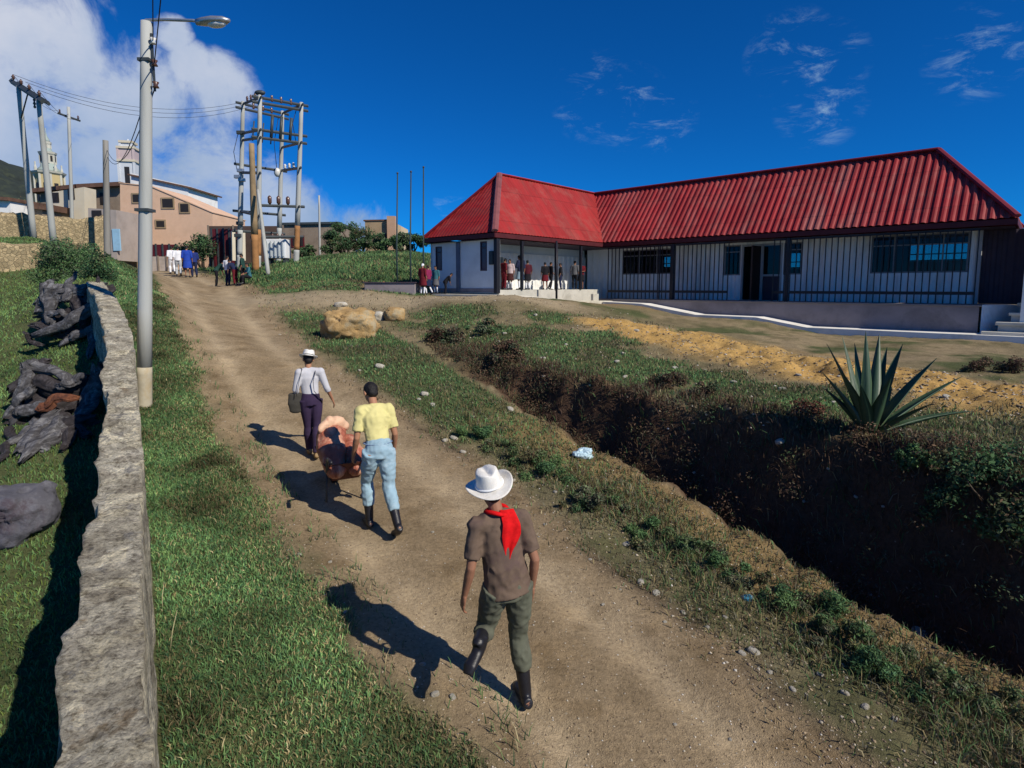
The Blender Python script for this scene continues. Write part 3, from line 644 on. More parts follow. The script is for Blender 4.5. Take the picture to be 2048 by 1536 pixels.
def coping_mat():
    m, nt, b = new_mat('lichened_mortar_coping')
    c = ramp(nt, noise_out(nt, 2.6, 9, .72), [(.30, (.24, .21, .16)), (.43, (.45, .41, .32)), (.58, (.60, .555, .45)), (.72, (.74, .70, .61))])
    c = mix_rgb(nt, 1, c, ramp(nt, noise_out(nt, 17, 5, .75, dist=.5), [(.34, (.38, .36, .33)), (.47, (.95, .95, .93)), (.55, (1.1, 1.1, 1.08)), (.68, (1.55, 1.53, 1.46))]), 'MULTIPLY')
    v3 = nd(nt, 'ShaderNodeTexVoronoi'); v3.inputs['Scale'].default_value = 6.5; tc3 = nd(nt, 'ShaderNodeTexCoord'); nt.links.new(tc3.outputs['Object'], v3.inputs['Vector'])
    c = mix_rgb(nt, 1, c, ramp(nt, v3.outputs['Color'], [(.15, (.70, .68, .66)), (.5, (1, 1, 1)), (.85, (1.22, 1.2, 1.12))]), 'MULTIPLY')
    c = mix_rgb(nt, ramp(nt, noise_out(nt, 5.5, 6, .7, dist=.6), [(.57, (0, 0, 0)), (.66, (.75, .75, .75))]), c, (.20, .20, .205))
    c = mix_rgb(nt, ramp(nt, noise_out(nt, 3.3, 5, .6, stretch=(1.3, .8, 1)), [(.62, (0, 0, 0)), (.68, (.8, .8, .8))]), c, (.27, .20, .12))
    c = mix_rgb(nt, 1, c, ramp(nt, noise_out(nt, 48, 7, .8), [(.34, (.30, .29, .27)), (.48, (1, 1, 1)), (.66, (1.5, 1.48, 1.42))]), 'MULTIPLY')
    tc = nd(nt, 'ShaderNodeTexCoord'); v = nd(nt, 'ShaderNodeTexVoronoi', feature='DISTANCE_TO_EDGE'); v.inputs['Scale'].default_value = 5.0
    mx = nd(nt, 'ShaderNodeMix', data_type='VECTOR'); mx.inputs[0].default_value = .30; nz = nd(nt, 'ShaderNodeTexNoise'); nz.inputs['Scale'].default_value = 6; nz.inputs['Detail'].default_value = 5
    nt.links.new(tc.outputs['Object'], nz.inputs['Vector']); nt.links.new(tc.outputs['Object'], mx.inputs[4]); nt.links.new(nz.outputs['Color'], mx.inputs[5]); nt.links.new(mx.outputs[1], v.inputs['Vector'])
    e = ramp(nt, v.outputs['Distance'], [(0, (.62, .60, .56)), (.05, (1, 1, 1))]); f = ramp(nt, noise_out(nt, 4, 4), [(.48, (0, 0, 0)), (.6, (1, 1, 1))])
    c = mix_rgb(nt, f, c, mix_rgb(nt, 1, c, e, 'MULTIPLY')); nt.links.new(c, b.inputs['Base Color']); b.inputs['Roughness'].default_value = .95; b.inputs['Specular IOR Level'].default_value = .1
    hh = nd(nt, 'ShaderNodeMath', operation='MULTIPLY_ADD'); nt.links.new(noise_out(nt, 15, 7, .75), hh.inputs[0]); hh.inputs[1].default_value = 1.6; nt.links.new(noise_out(nt, 55, 6, .8), hh.inputs[2])
    add_bump(nt, b, hh.outputs[0], 1.0, .03); return m
M_WALLTOP = coping_mat()
rough_wall('stone_wall', WL, .30, lambda x, y: np.minimum(ground_z(x + .1, y), ground_z(x - .6, y)) - .25, M_WALLTOP, 'long low rubble stone wall with flat grey coping beside the grass strip', 'wall', .035, .085, .020, .016, nacross=16)
# loose stones lying on the coping near the camera
M_RUIN = stone_mat('ochre_ruin_stone', (.40, .31, .18), (.31, .245, .145), 7.5, (.27, .22, .13), .9)
def wall_at(px0, px1, Y0, Y1, ytop0, ytop1, n=5, sag=0):
    L = []
    for i in range(n):
        t = i / (n - 1); q = at(px0 + (px1 - px0) * t, ytop0 + (ytop1 - ytop0) * t + (sag * random.uniform(-1, 1)), Y0 + (Y1 - Y0) * t); L.append(tuple(q))
    return L
zb_g = lambda x, y: ground_z(x, y) - .3
rough_wall('ruined_wall', wall_at(-260, 88, 19.0, 22.5, 489, 487, 6, 3)[::-1], -.5, zb_g, M_RUIN, 'ochre stone wall ending at the lawn, nearer of the two ruined walls', 'wall', .1, .05, .03, .08, seed=2, nside=10)
rough_wall('ruined_wall', wall_at(-220, 208, 27, 33, 431, 436, 9, 7)[::-1], -.5, zb_g, M_RUIN, 'broken ochre stone wall with ragged top behind the twin poles', 'wall', .12, .06, .04, .2, seed=5, nside=12)

# ================================================================== POLES AND WIRES
M_POLE = mat('weathered_concrete_pole', (.38, .39, .37), .85, .18, 1.2, (.29, .29, .25), .2, 26, stretch=(1, 1, .12))
M_POLEB = mat('ochre_stained_pole', (.40, .36, .27), .85, .25, 3, (.36, .28, .16), .2, 26)
M_WPOLE = mat('grey_timber_pole', (.23, .22, .20), .85, .3, 2, (.15, .14, .12), .25, 20, stretch=(1, 1, .1))
M_RUST = mat('orange_rust_paint', (.33, .16, .06), .8, .3, 3)
M_IRON = mat('dark_galvanised_iron', (.05, .06, .065), .5, .3, 6)
M_ALU = mat('dull_aluminium', (.45, .46, .47), .35, .2, 5, metal=.7)
M_CER = mat('brown_ceramic', (.10, .05, .035), .25, .2, 4, spec=.5)
M_PORC = mat('white_porcelain', (.62, .62, .60), .25, .1, 4, spec=.5)
M_WIRE = mat('black_cable', (.02, .02, .022), .6, .2, 3, bump=0)
def pole_tube(b, t, r0, r1, n=14): 
    b, t = Vector(b), Vector(t); return MB().tube([b + (t - b) * k / 6 for k in range(7)], [r0 + (r1 - r0) * k / 6 for k in range(7)], n)
# street lamp by the wall
lb = on_ground(288, 812); lt = at(293, 44, lb.y + .15); lb.z -= .1
LAMP = empty('street_lamp', lb, 0, 'tall grey concrete street lamp pole with a single arm beside the stone wall', 'street lamp')
T = lt - lb; k = .12
pole_tube((0, 0, 0), T * k, .125, .12).build('pole_foot', M_POLEB, LAMP, True)
pole_tube(T * k, T, .12, .088).build('pole', M_POLE, LAMP, True)
ax = Vector((1, -.12, 0)).normalized()
MB().tube([T + Vector((-.08, 0, -.02)), T + Vector((.0, 0, .03)), T + ax * .35 + Vector((0, 0, .02)), T + ax * .85 - Vector((0, 0, .02)), T + ax * 1.0 - Vector((0, 0, .05))], .026, 8, (0, 0, 1)).build('arm', M_ALU, LAMP, True)
hd = MB(); h0 = T + ax * .92 - Vector((0, 0, .05)); M3 = Matrix((ax, Vector((0, 0, 1)).cross(ax), Vector((0, 0, 1)))).transposed()
hd.tube([h0, h0 + ax * .12, h0 + ax * .3, h0 + ax * .5, h0 + ax * .6], [(.05, .05), (.09, .065), (.12, .075), (.10, .06), (.03, .025)], 12, (0, 0, 1))
hh = hd.build('lamp_head', M_ALU, LAMP, True)
MB().ball(h0 + ax * .36 - Vector((0, 0, .05)), (.17, .085, .06), 14, 8, M3).build('lens', mat('clear_lamp_lens', (.75, .75, .72), .15, .05, 3, bump=0, spec=.6), hh, True)
rk = MB().box(T * .9 + Vector((.13, -.02, 0)), (.03, .03, .95)); rack = rk.build('insulator_rack', M_IRON, LAMP)
for dz in (-.38, -.02, .34):
    MB().lathe([(.02, -.05), (.055, -.045), (.03, 0), (.055, .045), (.02, .05)], T * .9 + Vector((.17, -.05, dz)), 10).build('insulator', M_PORC if dz > 0 else M_CER, rack, True)
MB().box(T * .53 + Vector((0, -.01, 0)), (.235, .235, .05)).build('band', M_IRON, LAMP)
MB().box(T * .905 + Vector((0, 0, 0)), (.20, .20, .05)).build('band', M_IRON, LAMP)
def wire(p, q, sag, r, label, group=None, n=14, name='power_line'):
    p, q = Vector(p), Vector(q); pts = [p + (q - p) * i / n - Vector((0, 0, sag * 4 * (i / n) * (1 - i / n))) for i in range(n + 1)]
    o = MB().tube(pts, r, 5).build(name, M_WIRE, None, True); return tag(o, label, 'cable', group)
top = lb + T * .9
for i, (dz, q) in enumerate(((.34, (2.4, -3, 13.0)), (-.02, (3.4, -3, 12.0)))):
    wire(top + Vector((.17, -.05, dz)), q, .12, .009, ('thin cable rising from the street lamp, nearer the pole' if i == 0 else 'thin cable rising from the street lamp, nearer the lamp head'))
# twin-pole frame on the left
def hframe():
    b1, t1 = at(68, 484, 30.5), at(37, 172, 29.5); b2, t2 = at(108, 492, 28.5), at(77, 198, 27.5); b1.z = gz(b1.x, b1.y) - .2; b2.z = gz(b2.x, b2.y) - .2
    r = empty('twin_pole', b1, 0, 'pair of slim grey power poles joined by a heavy dark crossarm', 'utility pole')
    o = lambda p: Vector(p) - b1
    pole_tube((0, 0, 0), o(t1), .15, .10).build('pole', M_POLE, r, True); pole_tube(o(b2), o(t2), .15, .10).build('pole', M_POLE, r, True)
    d = (t2 - t1); p0, p1 = t1 - d * .42, t2 + d * .18
    MB().tube([o(p0), o(p1)], [(.09, .13)] * 2, 4, (0, 0, 1)).build('crossarm', M_IRON, r)
    MB().tube([o(p0) + Vector((.1, .25, -.02)), o(p1) + Vector((.1, .25, -.02))], [(.07, .10)] * 2, 4, (0, 0, 1)).build('crossarm', M_IRON, r)
    for f in (.1, .36, .62, .92):
        q = p0 + (p1 - p0) * f; MB().lathe([(.025, -.02), (.03, .08), (.085, .10), (.05, .15), (.09, .18), (.045, .25), (.02, .3)], o(q) + Vector((0, 0, .1)), 10).build('insulator', M_CER, r, True)
    for f in (.22, .75):
        q = p0 + (p1 - p0) * f; MB().lathe([(.02, -.55), (.06, -.5), (.03, -.4), (.07, -.35), (.03, -.25), (.06, -.18), (.02, -.1)], o(q), 10).build('hanging_insulator', M_CER, r, True)
    MB().tube([o(t1) + Vector((0, 0, -1.5)), o(t1 + d * .5)], .03, 6).build('brace', M_IRON, r)
    return p0, p1
hp0, hp1 = hframe()
# distant poles
def far_pole(px, yb, yt, Y, r, label, arm=None, lean=0, m=None):
    b, t = at(px, yb, Y), at(px + lean, yt, Y); b.z = min(b.z, gz(b.x, b.y)) - .1
    o = empty('utility_pole', b, 0, label, 'utility pole'); pole_tube((0, 0, 0), t - b, r, r * .75, 10).build('pole', m or M_POLE, o, True)
    if arm:
        a0, a1 = at(px + arm[0], arm[1], Y) - b, at(px + arm[2], arm[3], Y + 1.2) - b
        MB().tube([a0, a1], [(.06, .09)] * 2, 4, (0, 0, 1)).build('crossarm', M_IRON, o)
        for f in (.1, .5, .9): MB().lathe([(.03, 0), (.08, .1), (.05, .2), (.08, .26), (.03, .34)], a0 + (a1 - a0) * f + Vector((0, 0, .05)), 8).build('insulator', M_CER, o, True)
    return b, t
far_pole(137, 402, 214, 52, .16, 'distant slender pole with a sagging crossarm between the two church towers', (-22, 226, 24, 242))
far_pole(211, 482, 281, 31, .17, 'short dark timber pole without crossarm in front of the orange brick house', m=M_WPOLE)
far_pole(638, 470, 391, 50, .10, 'thin pale pole standing over the flat brown building')
for i, (a, b2, s) in enumerate(((hp0 + (hp1 - hp0) * .1, at(116, 226, 52), .5), (hp0 + (hp1 - hp0) * .62, at(138, 232, 52.5), .6), (hp0 + (hp1 - hp0) * .92, at(160, 240, 53), .6))):
    wire(a + Vector((0, 0, .4)), b2 + Vector((0, 0, .2)), s, .011, 'thin line running back from the twin poles to the distant crossarm', 'lines behind the twin poles')
for i in range(3):
    q = hp0 + (hp1 - hp0) * (.1 + .4 * i); wire(q + Vector((0, 0, .4)), at(478 + 10 * i, 206 + 4 * i, 36.5), .9, .010, 'thin line from the twin poles to the transformer frame', 'lines to the transformer frame')
for i, e in enumerate((-.38, -.02)): wire(top + Vector((.17, -.05, e)), at(214 + i, 300 + 14 * i, 31), .9, .011, 'slack cable from the street lamp down to the timber pole', 'cables to the timber pole')
# transformer frame
def transformer():
    PB = [at(515, 531, 34), at(592, 527, 36), at(556, 516, 40), at(477, 514, 38)]; PT = [at(520, 190, 34), at(603, 205, 36), at(565, 222, 40), at(486, 203, 38)]
    r = empty('pole_transformer_frame', PB[0], 0, 'tall four-pole transformer frame with crossbeams and insulators beside the track', 'power structure'); o = lambda p: Vector(p) - PB[0]
    for i, (b, t) in enumerate(zip(PB, PT)):
        b = Vector(b); b.z = gz(b.x, b.y) - .2; d = t - b
        pole_tube(o(b), o(b + d * .10), .17, .165).build('pole_foot', M_POLE, r, True)
        if i < 2: pole_tube(o(b + d * .10), o(b + d * .25), .168, .16).build('rust_band', M_RUST, r, True)
        else: pole_tube(o(b + d * .10), o(b + d * .25), .168, .16).build('pole', M_POLE, r, True)
        pole_tube(o(b + d * .25), o(t), .16, .11).build('pole', M_POLE, r, True)
    def lv(i, f): return PB[i] + (PT[i] - PB[i]) * f
    for f, pairs in ((.985, (0, 1, 2, 3)), (.955, (0, 2)), (.80, (0, 3)), (.755, (0, 1, 3)), (.60, (1, 2)), (.55, (3,)), (.36, (0, 1)), (.30, (2, 3)), (.17, (0, 2))):
        for i in pairs:
            j = (i + 1) % 4; a, b = lv(i, f), lv(j, f); d = (b - a).normalized() * .45
            MB().tube([o(a - d), o(b + d)], [(.05, .085)] * 2, 4, (0, 0, 1)).build('crossbeam', M_IRON, r)
    for e in (.28, .5, .74):                     # hanging switch gear on the right-hand face and in the middle
        for i, f in ((0, .975), (2, .97)):
            j = (i + 1) % 4; p = lv(i, f) * (1 - e) + lv(j, f) * e
            MB().lathe([(.025, .34), (.09, .30), (.05, .22), (.09, .16), (.05, .08), (.09, .02), (.03, -.02)], o(p), 8).build('insulator', M_CER, r, True)
            q = lv(i, .755) * (1 - e) + lv(j, .755) * e
            MB().tube([o(p) - Vector((0, 0, .75)), o(q) + Vector((0, 0, .1))], .045 if i else .09, 8).build('fuse_switch', M_IRON, r, True)
        p = lv(1, .60) * (1 - e) + lv(2, .60) * e
        MB().lathe([(.03, .0), (.10, .06), (.05, .14), (.10, .2), (.04, .3)], o(p) + Vector((0, 0, .08)), 8).build('insulator', M_PORC, r, True)
        p = lv(0, .36) * (1 - e) + lv(1, .36) * e
        MB().lathe([(.05, .0), (.12, .1), (.12, .4), (.04, .5)], o(p) + Vector((0, 0, .08)), 8).build('arrester', M_CER, r, True)
        p = lv(3, .985) * (1 - e) + lv(0, .985) * e
        MB().lathe([(.025, .0), (.08, .06), (.05, .12), (.08, .18), (.03, .3)], o(p) + Vector((0, 0, .06)), 8).build('insulator', M_CER, r, True)
    for f, dx in ((.80, .0), (.56, .05), (.52, -.12), (.50, .15), (.22, .1), (.14, 0)): MB().box(o(lv(3, f)) + Vector((dx, -.18, 0)), (.5 if f > .6 else .42, .2, .22)).build('fitting', M_ALU if .4 < f < .6 else M_IRON, r, bevel=.03)
    MB().ball(o(lv(0, 1.0)) + Vector((0, 0, .12)), (.32, .18, .14), 10, 6).build('pole_cap', M_IRON, r, True)
    MB().ball(o(lv(2, .585)) + Vector((-.15, -.2, 0)), (.22, .2, .3), 10, 8).build('meter_box', M_PORC, r, True)
    for (f0, f1, i) in ((.98, .76, 1), (.97, .6, 2), (.8, .56, 3)): MB().tube([o(lv(i, f0)) + Vector((-.2, -.1, 0)), o(lv(i, (f0 + f1) / 2)) + Vector((-.45, -.1, 0)), o(lv(i, f1)) + Vector((-.25, 0, 0))], .02, 6).build('jumper_cable', M_WIRE, r, True)
transformer()
b = at(510, 512, 33.5); t = at(503, 287, 33.2); b.z = gz(b.x, b.y) - .1
o = empty('timber_pole', b, 0, 'brown timber pole with ochre foot, close against the transformer frame', 'utility pole'); pole_tube((0, 0, 0), (t - b) * .3, .2, .19).build('pole_foot', M_RUST, o, True); pole_tube((t - b) * .3, t - b, .19, .14).build('pole', mat('brown_timber', (.28, .20, .11), .85, .3, 2), o, True)
b = at(537, 548, 30.5); t = at(516, 380, 33); b.z = gz(b.x, b.y) - .05
tag(pole_tube(b, t, .11, .08).build('leaning_pole', M_POLE, None, True), 'pale prop pole leaning against the foot of the transformer frame', 'pole')
c = at(556, 498, 36); c.z -= .0
TX = empty('transformer', c, 0, 'white transformer cabinet at the foot of the four-pole frame', 'transformer')
MB().box((0, 0, 0), (1.25, .8, 1.15)).build('tank', mat('white_enamel', (.70, .72, .73), .5, .1, 2), TX, bevel=.04)
for i in range(5): MB().box((-.48 + .24 * i, -.46, -.02), (.06, .12, .9)).build('fin', mat('grey_enamel', (.42, .47, .50), .5, .1, 2), TX)
for i in range(3): MB().lathe([(.06, 0), (.1, .08), (.05, .16), (.1, .22), (.04, .36)], (-.3 + .3 * i, 0, .57), 8).build('bushing', M_CER, TX, True)
MB().span((-.55, -.3, -1.5), (-.4, .3, -.57)).build('leg', M_IRON, TX); MB().span((.4, -.3, -1.5), (.55, .3, -.57)).build('leg', M_IRON, TX)
# flagpoles on their planter box
fx = [at(795, 580, 24.2), at(822, 578, 24.0), at(848, 574, 23.8)]; ft = [348, 345, 336]
for i, (p, yt) in enumerate(zip(fx, ft)):
    t = at((795, 822, 847)[i], yt, p.y); o = empty('flagpole', p, 0, ('bare flagpole rising from the planter, farthest from the building', 'bare flagpole in the middle of the three', 'bare flagpole nearest the building corner')[i], 'flagpole', 'three bare flagpoles')
    MB().tube([(0, 0, -.5), (0, 0, 1.6), t - p], [.036, .034, .024], 8).build('mast', mat('dark_green_steel', (.03, .05, .05), .5, .2, 4) if i == 0 else bpy.data.materials['dark_green_steel'], o, True)
    MB().ball(t - p + Vector((0, 0, .03)), .045, 8, 6).build('finial', M_IRON, o, True)
pc = at(786, 590, 23.4); pc.z = gz(pc.x, pc.y)
PL = empty('planter', pc, R(-6), 'low dark planter box holding an orange boulder by the flagpoles', 'planter')
MB().span((-1.05, -.35, -.2), (1.0, .5, .32)).build('box', M_BASE, PL, bevel=.02); MB().span((-1.1, -.4, .322), (1.05, .55, .36)).build('rim', M_DARKP, PL, bevel=.01)

# ================================================================== TOWN BEHIND
M_BRICK = mat('salmon_brick', (.66, .44, .30), .9, .16, .5, (.60, .39, .26), .25, 14)
M_TILE = mat('brown_roof_tile', (.12, .065, .045), .8, .35, 1.5, (.17, .10, .07), .4, 9)
M_GREYW = mat('unpainted_block_wall', (.24, .19, .145), .9, .25, .8, (.17, .13, .10), .2, 8)
M_TAN = mat('tan_render', (.34, .25, .15), .9, .2, .8, (.26, .19, .12), .2, 8)
M_CREAM = mat('cream_render', (.58, .52, .40), .85, .12, .6)
M_YEL = mat('ochre_church_paint', (.46, .37, .19), .85, .2, .5, (.40, .34, .22))
M_WIN = mat('dark_window_opening', (.025, .022, .022), .5, .2, 2, bump=0)
def slab(name, corners, y0, thick, m, parent): return MB().prism([(x, y0, z) for x, z in corners], (0, thick, 0)).build(name, m, parent)
def house_front(name, px_poly, Y, depth, m, label, cat='house', wins=(), roof=None, roof_m=M_TILE, extra=None):
    """facade given by its outline as surveyed at distance Y, walls running back 'depth' metres"""
    P = [at(x, y, Y) for x, y in px_poly]; c = Vector((sum(p.x for p in P) / len(P), Y, 0)); zb = min(p.z for p in P); c.z = zb
    o = empty(name, c, 0, label, cat)
    loc = [(p.x - c.x, p.z - c.z) for p in P]; loc = [(x, z if z > .05 else z - 1.5) for x, z in loc]
    slab('wall', loc, 0, depth, m, o)
    for w in wins:
        a, b2 = at(w[0], w[3], Y) - c, at(w[2], w[1], Y) - c
        f = MB().span((a.x - .12, -.06, a.z - .12), (b2.x + .12, .0 - .004, b2.z + .12)).build('window', M_CREAM if len(w) < 5 else w[4], o)
        MB().span((a.x, -.075, a.z), (b2.x, -.061, b2.z)).build('pane', M_WIN, f)
    if roof:
        for (xa, ya, xb, yb, th, ov) in roof:
            a, b2 = at(xa, ya, Y) - c, at(xb, yb, Y) - c
            d = Vector((b2.x - a.x, 0, b2.z - a.z)); n = Vector((-d.z, 0, d.x)).normalized() * th
            MB().prism([(a.x, -ov, a.z + .01), (b2.x, -ov, b2.z + .01), (b2.x + n.x, -ov, b2.z + n.z), (a.x + n.x, -ov, a.z + n.z)], (0, depth + 2 * ov, 0)).build('roof', roof_m, o)
    if extra: extra(o, c)
    return o
def brick_extra(o, c):
    a, b2 = at(243, 540, 49.6) - c, at(281, 466, 49.6) - c
    MB().span((a.x, -.35, a.z - 2), (b2.x, -.002, b2.z)).build('rendered_base', M_TAN, o)
    a, b2 = at(425, 428, 49.4) - c, at(240, 370, 49.4) - c
house_front('brick_house', [(240, 540), (425, 540), (425, 424), (303, 372), (240, 366)], 50, 6, M_BRICK, 'salmon brick house with a sloping roofline at the top of the track', 'house',
    wins=[(267, 389, 285, 404, M_TAN), (326, 398, 346, 415, M_TAN), (362, 408, 377, 424, M_TAN), (314, 442, 329, 454, M_TAN)], roof=[(427, 425, 302, 372, .05, .06), (304, 372, 238, 365, .05, .06)], roof_m=M_BRICK, extra=brick_extra)
house_front('white_house', [(290, 420), (376, 420), (376, 372), (262, 346), (262, 420)], 61, 6, M_WHITE, 'white gable wall with dark overhanging roof behind the brick house', 'house', roof=[(384, 375, 258, 348, .14, .25)])
house_front('tiled_house', [(80, 440), (245, 440), (245, 372), (80, 382)], 56, 8, M_GREYW, 'long grey house under a brown tiled roof behind the ruined wall', 'house', wins=[(106, 388, 116, 402, M_WIN), (178, 396, 187, 412, M_WIN), (204, 388, 212, 406, M_WIN)],
    roof=[(250, 366, 160, 371, .35, .7), (162, 371, 70, 380, .35, .7)])
house_front('cream_house', [(105, 432), (168, 432), (168, 374), (105, 384)], 53, 1.5, M_CREAM, 'small cream wall with one window, left of the timber pole', 'house', wins=[(106, 388, 115, 402, M_WIN), (140, 380, 146, 396, M_WIN)])
house_front('white_hut', [(-30, 432), (20, 432), (20, 398), (-30, 396)], 48, 4, M_WHITE, 'white hut cut by the left edge behind the ruined wall', 'house', roof=[(24, 396, -40, 393, .25, .4)])
house_front('tiled_shed', [(20, 432), (84, 432), (84, 410), (20, 404)], 50, 4, M_GREYW, 'low shed with a brown tiled roof left of the twin poles', 'shed', roof=[(92, 408, 14, 401, .5, .4)])
house_front('block_house', [(176, 482), (232, 482), (232, 420), (176, 416)], 46, 3, mat('pinkish_block', (.36, .31, .28), .9, .25, .8), 'low pinkish block building between the timber pole and the brick house', 'house', wins=[(188, 424, 200, 432, M_WIN)], extra=lambda o, c: MB().span(tuple(at(227, 486, 46) - c + Vector((0, -.08, -.6))), tuple(at(239, 458, 46) - c + Vector((0, .06, 0)))).build('door', mat('pale_blue_paint', (.30, .50, .66), .5, .15, 2), o))
house_front('brown_house', [(566, 530), (675, 530), (675, 445), (566, 447)], 52, 6, M_GREYW, 'flat-roofed brown block house behind the transformer frame', 'house', roof=[(678, 444, 560, 446, .18, .2)], roof_m=M_IRON, wins=[(586, 474, 606, 492, M_MAROON)])
def tan_extra(o, c):
    a, b2 = at(775, 500, 59.5) - c, at(790, 432, 59.5) - c
    MB().span((a.x, -.5, a.z), (b2.x, -.002, b2.z)).build('pilaster', mat('salmon_render', (.46, .29, .19), .85, .15, .8), o)
house_front('tan_house', [(730, 500), (775, 500), (775, 440), (730, 441)], 60, 5, M_TAN, 'small tan cube-shaped house with one tiny window beside the flagpoles', 'house', wins=[(764, 470, 772, 476, M_WIN)], extra=tan_extra, roof=[(778, 439, 727, 440, .12, .1)])
house_front('cream_annex', [(790, 500), (808, 500), (802, 452), (790, 446)], 60.5, 4, mat('pale_sand_render', (.55, .44, .29), .85, .15, .8), 'pale sand annex with a stepped top right of the tan house', 'house')
def fence_wall(name, x0, x1, y0, y1, Y, m, label, cat='wall', t=.2, planks=0):
    a, b2 = at(x0, y1, Y), at(x1, y0, Y); a.z -= .8; o = empty(name, a, 0, label, cat)
    MB().span((0, 0, 0), (b2.x - a.x, t, b2.z - a.z)).build('wall_panel' if not planks else 'gate_leaf', m, o)
    n = planks or 3
    for i in range(n + 1):
        x = (b2.x - a.x) * i / n; MB().span((x - .06, -.07, 0), (x + .06, -.002, b2.z - a.z + .06)).build('post', M_IRON if planks else M_GREYW, o)
    return o
fence_wall('boundary_wall', 420, 566, 452, 520, 47, mat('dark_brown_wall', (.085, .055, .045), .9, .35, .8), 'dark brown yard wall behind the transformer frame')
fence_wall('red_gate', 300, 352, 489, 514, 47, M_MAROON, 'dark red gate with white posts at the top of the track', 'gate', .08, 4)
fence_wall('sheet_gate', 426, 482, 458, 520, 45.5, M_MAROON, 'tall dark red sheet-metal gate left of the transformer frame', 'gate', .08, 5)
fence_wall('garden_wall', 300, 350, 513, 526, 46, mat('pale_rubble', (.45, .38, .32), .9, .3, 1.5), 'low pale rubble wall under the dark red gate')
for x, lab in ((466, 'pale gate post left of the transformer frame'), (486, 'pale gate post behind the transformer frame leg')):
    a = at(x, 500, 45); t = at(x, 462, 45); a.z -= .8; tag(MB().tube([a, t], .17, 4).build('gate_post', M_CREAM, None), lab, 'post')
# church towers
def tower(px, Y, tiers, label, name='church_tower', dome=None):
    c = at(px, tiers[0][2], Y); c.z -= 1; o = empty(name, c, R(12), label, 'tower')
    for (w, y1, y0, m, op) in tiers:
        W_ = w / F_PX * Y; z0, z1 = at(px, y0, Y).z - c.z, at(px, y1, Y).z - c.z
        if z0 < 1.2: z0 = 0
        t = MB().span((-W_ / 2, -W_ / 2, z0), (W_ / 2, W_ / 2, z1)).build('tower_stage', m, o)
        MB().span((-W_ / 2 - .18, -W_ / 2 - .18, z1 - .28), (W_ / 2 + .18, W_ / 2 + .18, z1 + .02)).build('cornice', M_CREAM, t)
        for s in (-1, 1):
            MB().span((s * W_ / 2 - .18, -W_ / 2 - .12, z0), (s * W_ / 2 + .10, -W_ / 2 + .2, z1 - .29)).build('pilaster', m, t)
        if op:
            MB().span((-W_ * .16, -W_ / 2 - .03, z0 + (z1 - z0) * .2), (W_ * .16, -W_ / 2 - .003, z0 + (z1 - z0) * .78)).build('belfry_opening', M_WIN, t)
            MB().span((-W_ / 2 - .03, -W_ * .16, z0 + (z1 - z0) * .2), (-W_ / 2 - .003, W_ * .16, z0 + (z1 - z0) * .78)).build('belfry_opening', M_WIN, t)
    if dome:
        z0 = at(px, dome[1], Y).z - c.z; z1 = at(px, dome[0], Y).z - c.z; W_ = dome[2] / F_PX * Y / 2
        MB().lathe([(W_, z0), (W_ * 1.05, z0 + (z1 - z0) * .12), (W_ * .6, z0 + (z1 - z0) * .42), (W_ * .25, z0 + (z1 - z0) * .6), (.12, z0 + (z1 - z0) * .8), (.03, z1)], (0, 0, 0), 12).build('spire', dome[3], o, True)
    return o
M_PALEY = mat('pale_grey_plaster', (.50, .49, .42), .85, .2, .6)
M_GREEN = mat('green_grey_dome', (.30, .36, .33), .7, .2, 1)
def ornate_tower(px, Y, label):
    zz = lambda y: at(px, y, Y).z; c = at(px, 405, Y); c.z -= 1; o = empty('church_tower', c, R(20), label, 'tower'); k = Y / F_PX; q = lambda y: zz(y) - c.z
    def stage(y1, y0, w, m, op=True):
        z0 = q(y0) if y0 < 400 else 0; z1 = q(y1); W_ = w * k; t = MB().lathe([(W_ * .54, z0), (W_ * .54, z1)], (0, 0, 0), 8, Matrix.Rotation(R(22.5), 3, 'Z')).build('tower_stage', m, o)
        MB().lathe([(W_ * .55, z1 - .32), (W_ * .63, z1 - .16), (W_ * .66, z1 + .06), (W_ * .5, z1 + .10)], (0, 0, 0), 8, Matrix.Rotation(R(22.5), 3, 'Z')).build('cornice', M_PALEY, t)
        for i in range(8):
            a = R(45 * i); d = Vector((math.cos(a), math.sin(a), 0)); e = d * W_ * .5; h = z1 - z0
            if op: MB().box((e.x, e.y, z0 + h * .45), (.14, W_ * .16, h * .5), a).build('belfry_opening', M_WIN, t)
            a2 = R(45 * i + 22.5); d2 = Vector((math.cos(a2), math.sin(a2), 0)) * W_ * .55; MB().tube([(d2.x, d2.y, z0), (d2.x, d2.y, z1 - .33)], W_ * .05, 6).build('column', M_PALEY, t)
    def ogee(y1, y0, w0, w1): MB().lathe([(w0 * k * .52, q(y0) + .1), (w0 * k * .50, q(y0) + (q(y1) - q(y0)) * .3), (w0 * k * .36, q(y0) + (q(y1) - q(y0)) * .6), (w1 * k * .52, q(y1))], (0, 0, 0), 12).build('cupola', M_GREEN, o, True)
    stage(346, 405, 42, M_YEL); ogee(328, 346, 38, 24); stage(306, 328, 23, M_PALEY); ogee(297, 306, 20, 13); stage(285, 297, 12, M_PALEY, False)
    MB().lathe([(6 * k, q(285) + .1), (5.4 * k, q(280)), (1.6 * k, q(272)), (.5 * k, q(264)), (.05, q(256))], (0, 0, 0), 10).build('spire', M_GREEN, o, True)
    for s_ in (-1, 1):
        for t_ in (-1, 1): MB().lathe([(2.4 * k, q(346)), (2.4 * k, q(338)), (1.2 * k, q(333)), (.1, q(327))], (s_ * 16 * k, t_ * 16 * k, 0), 6).build('pinnacle', M_PALEY, o)
ornate_tower(103, 80, 'yellow church tower with pale stages, little cupolas and a spire in the old town')
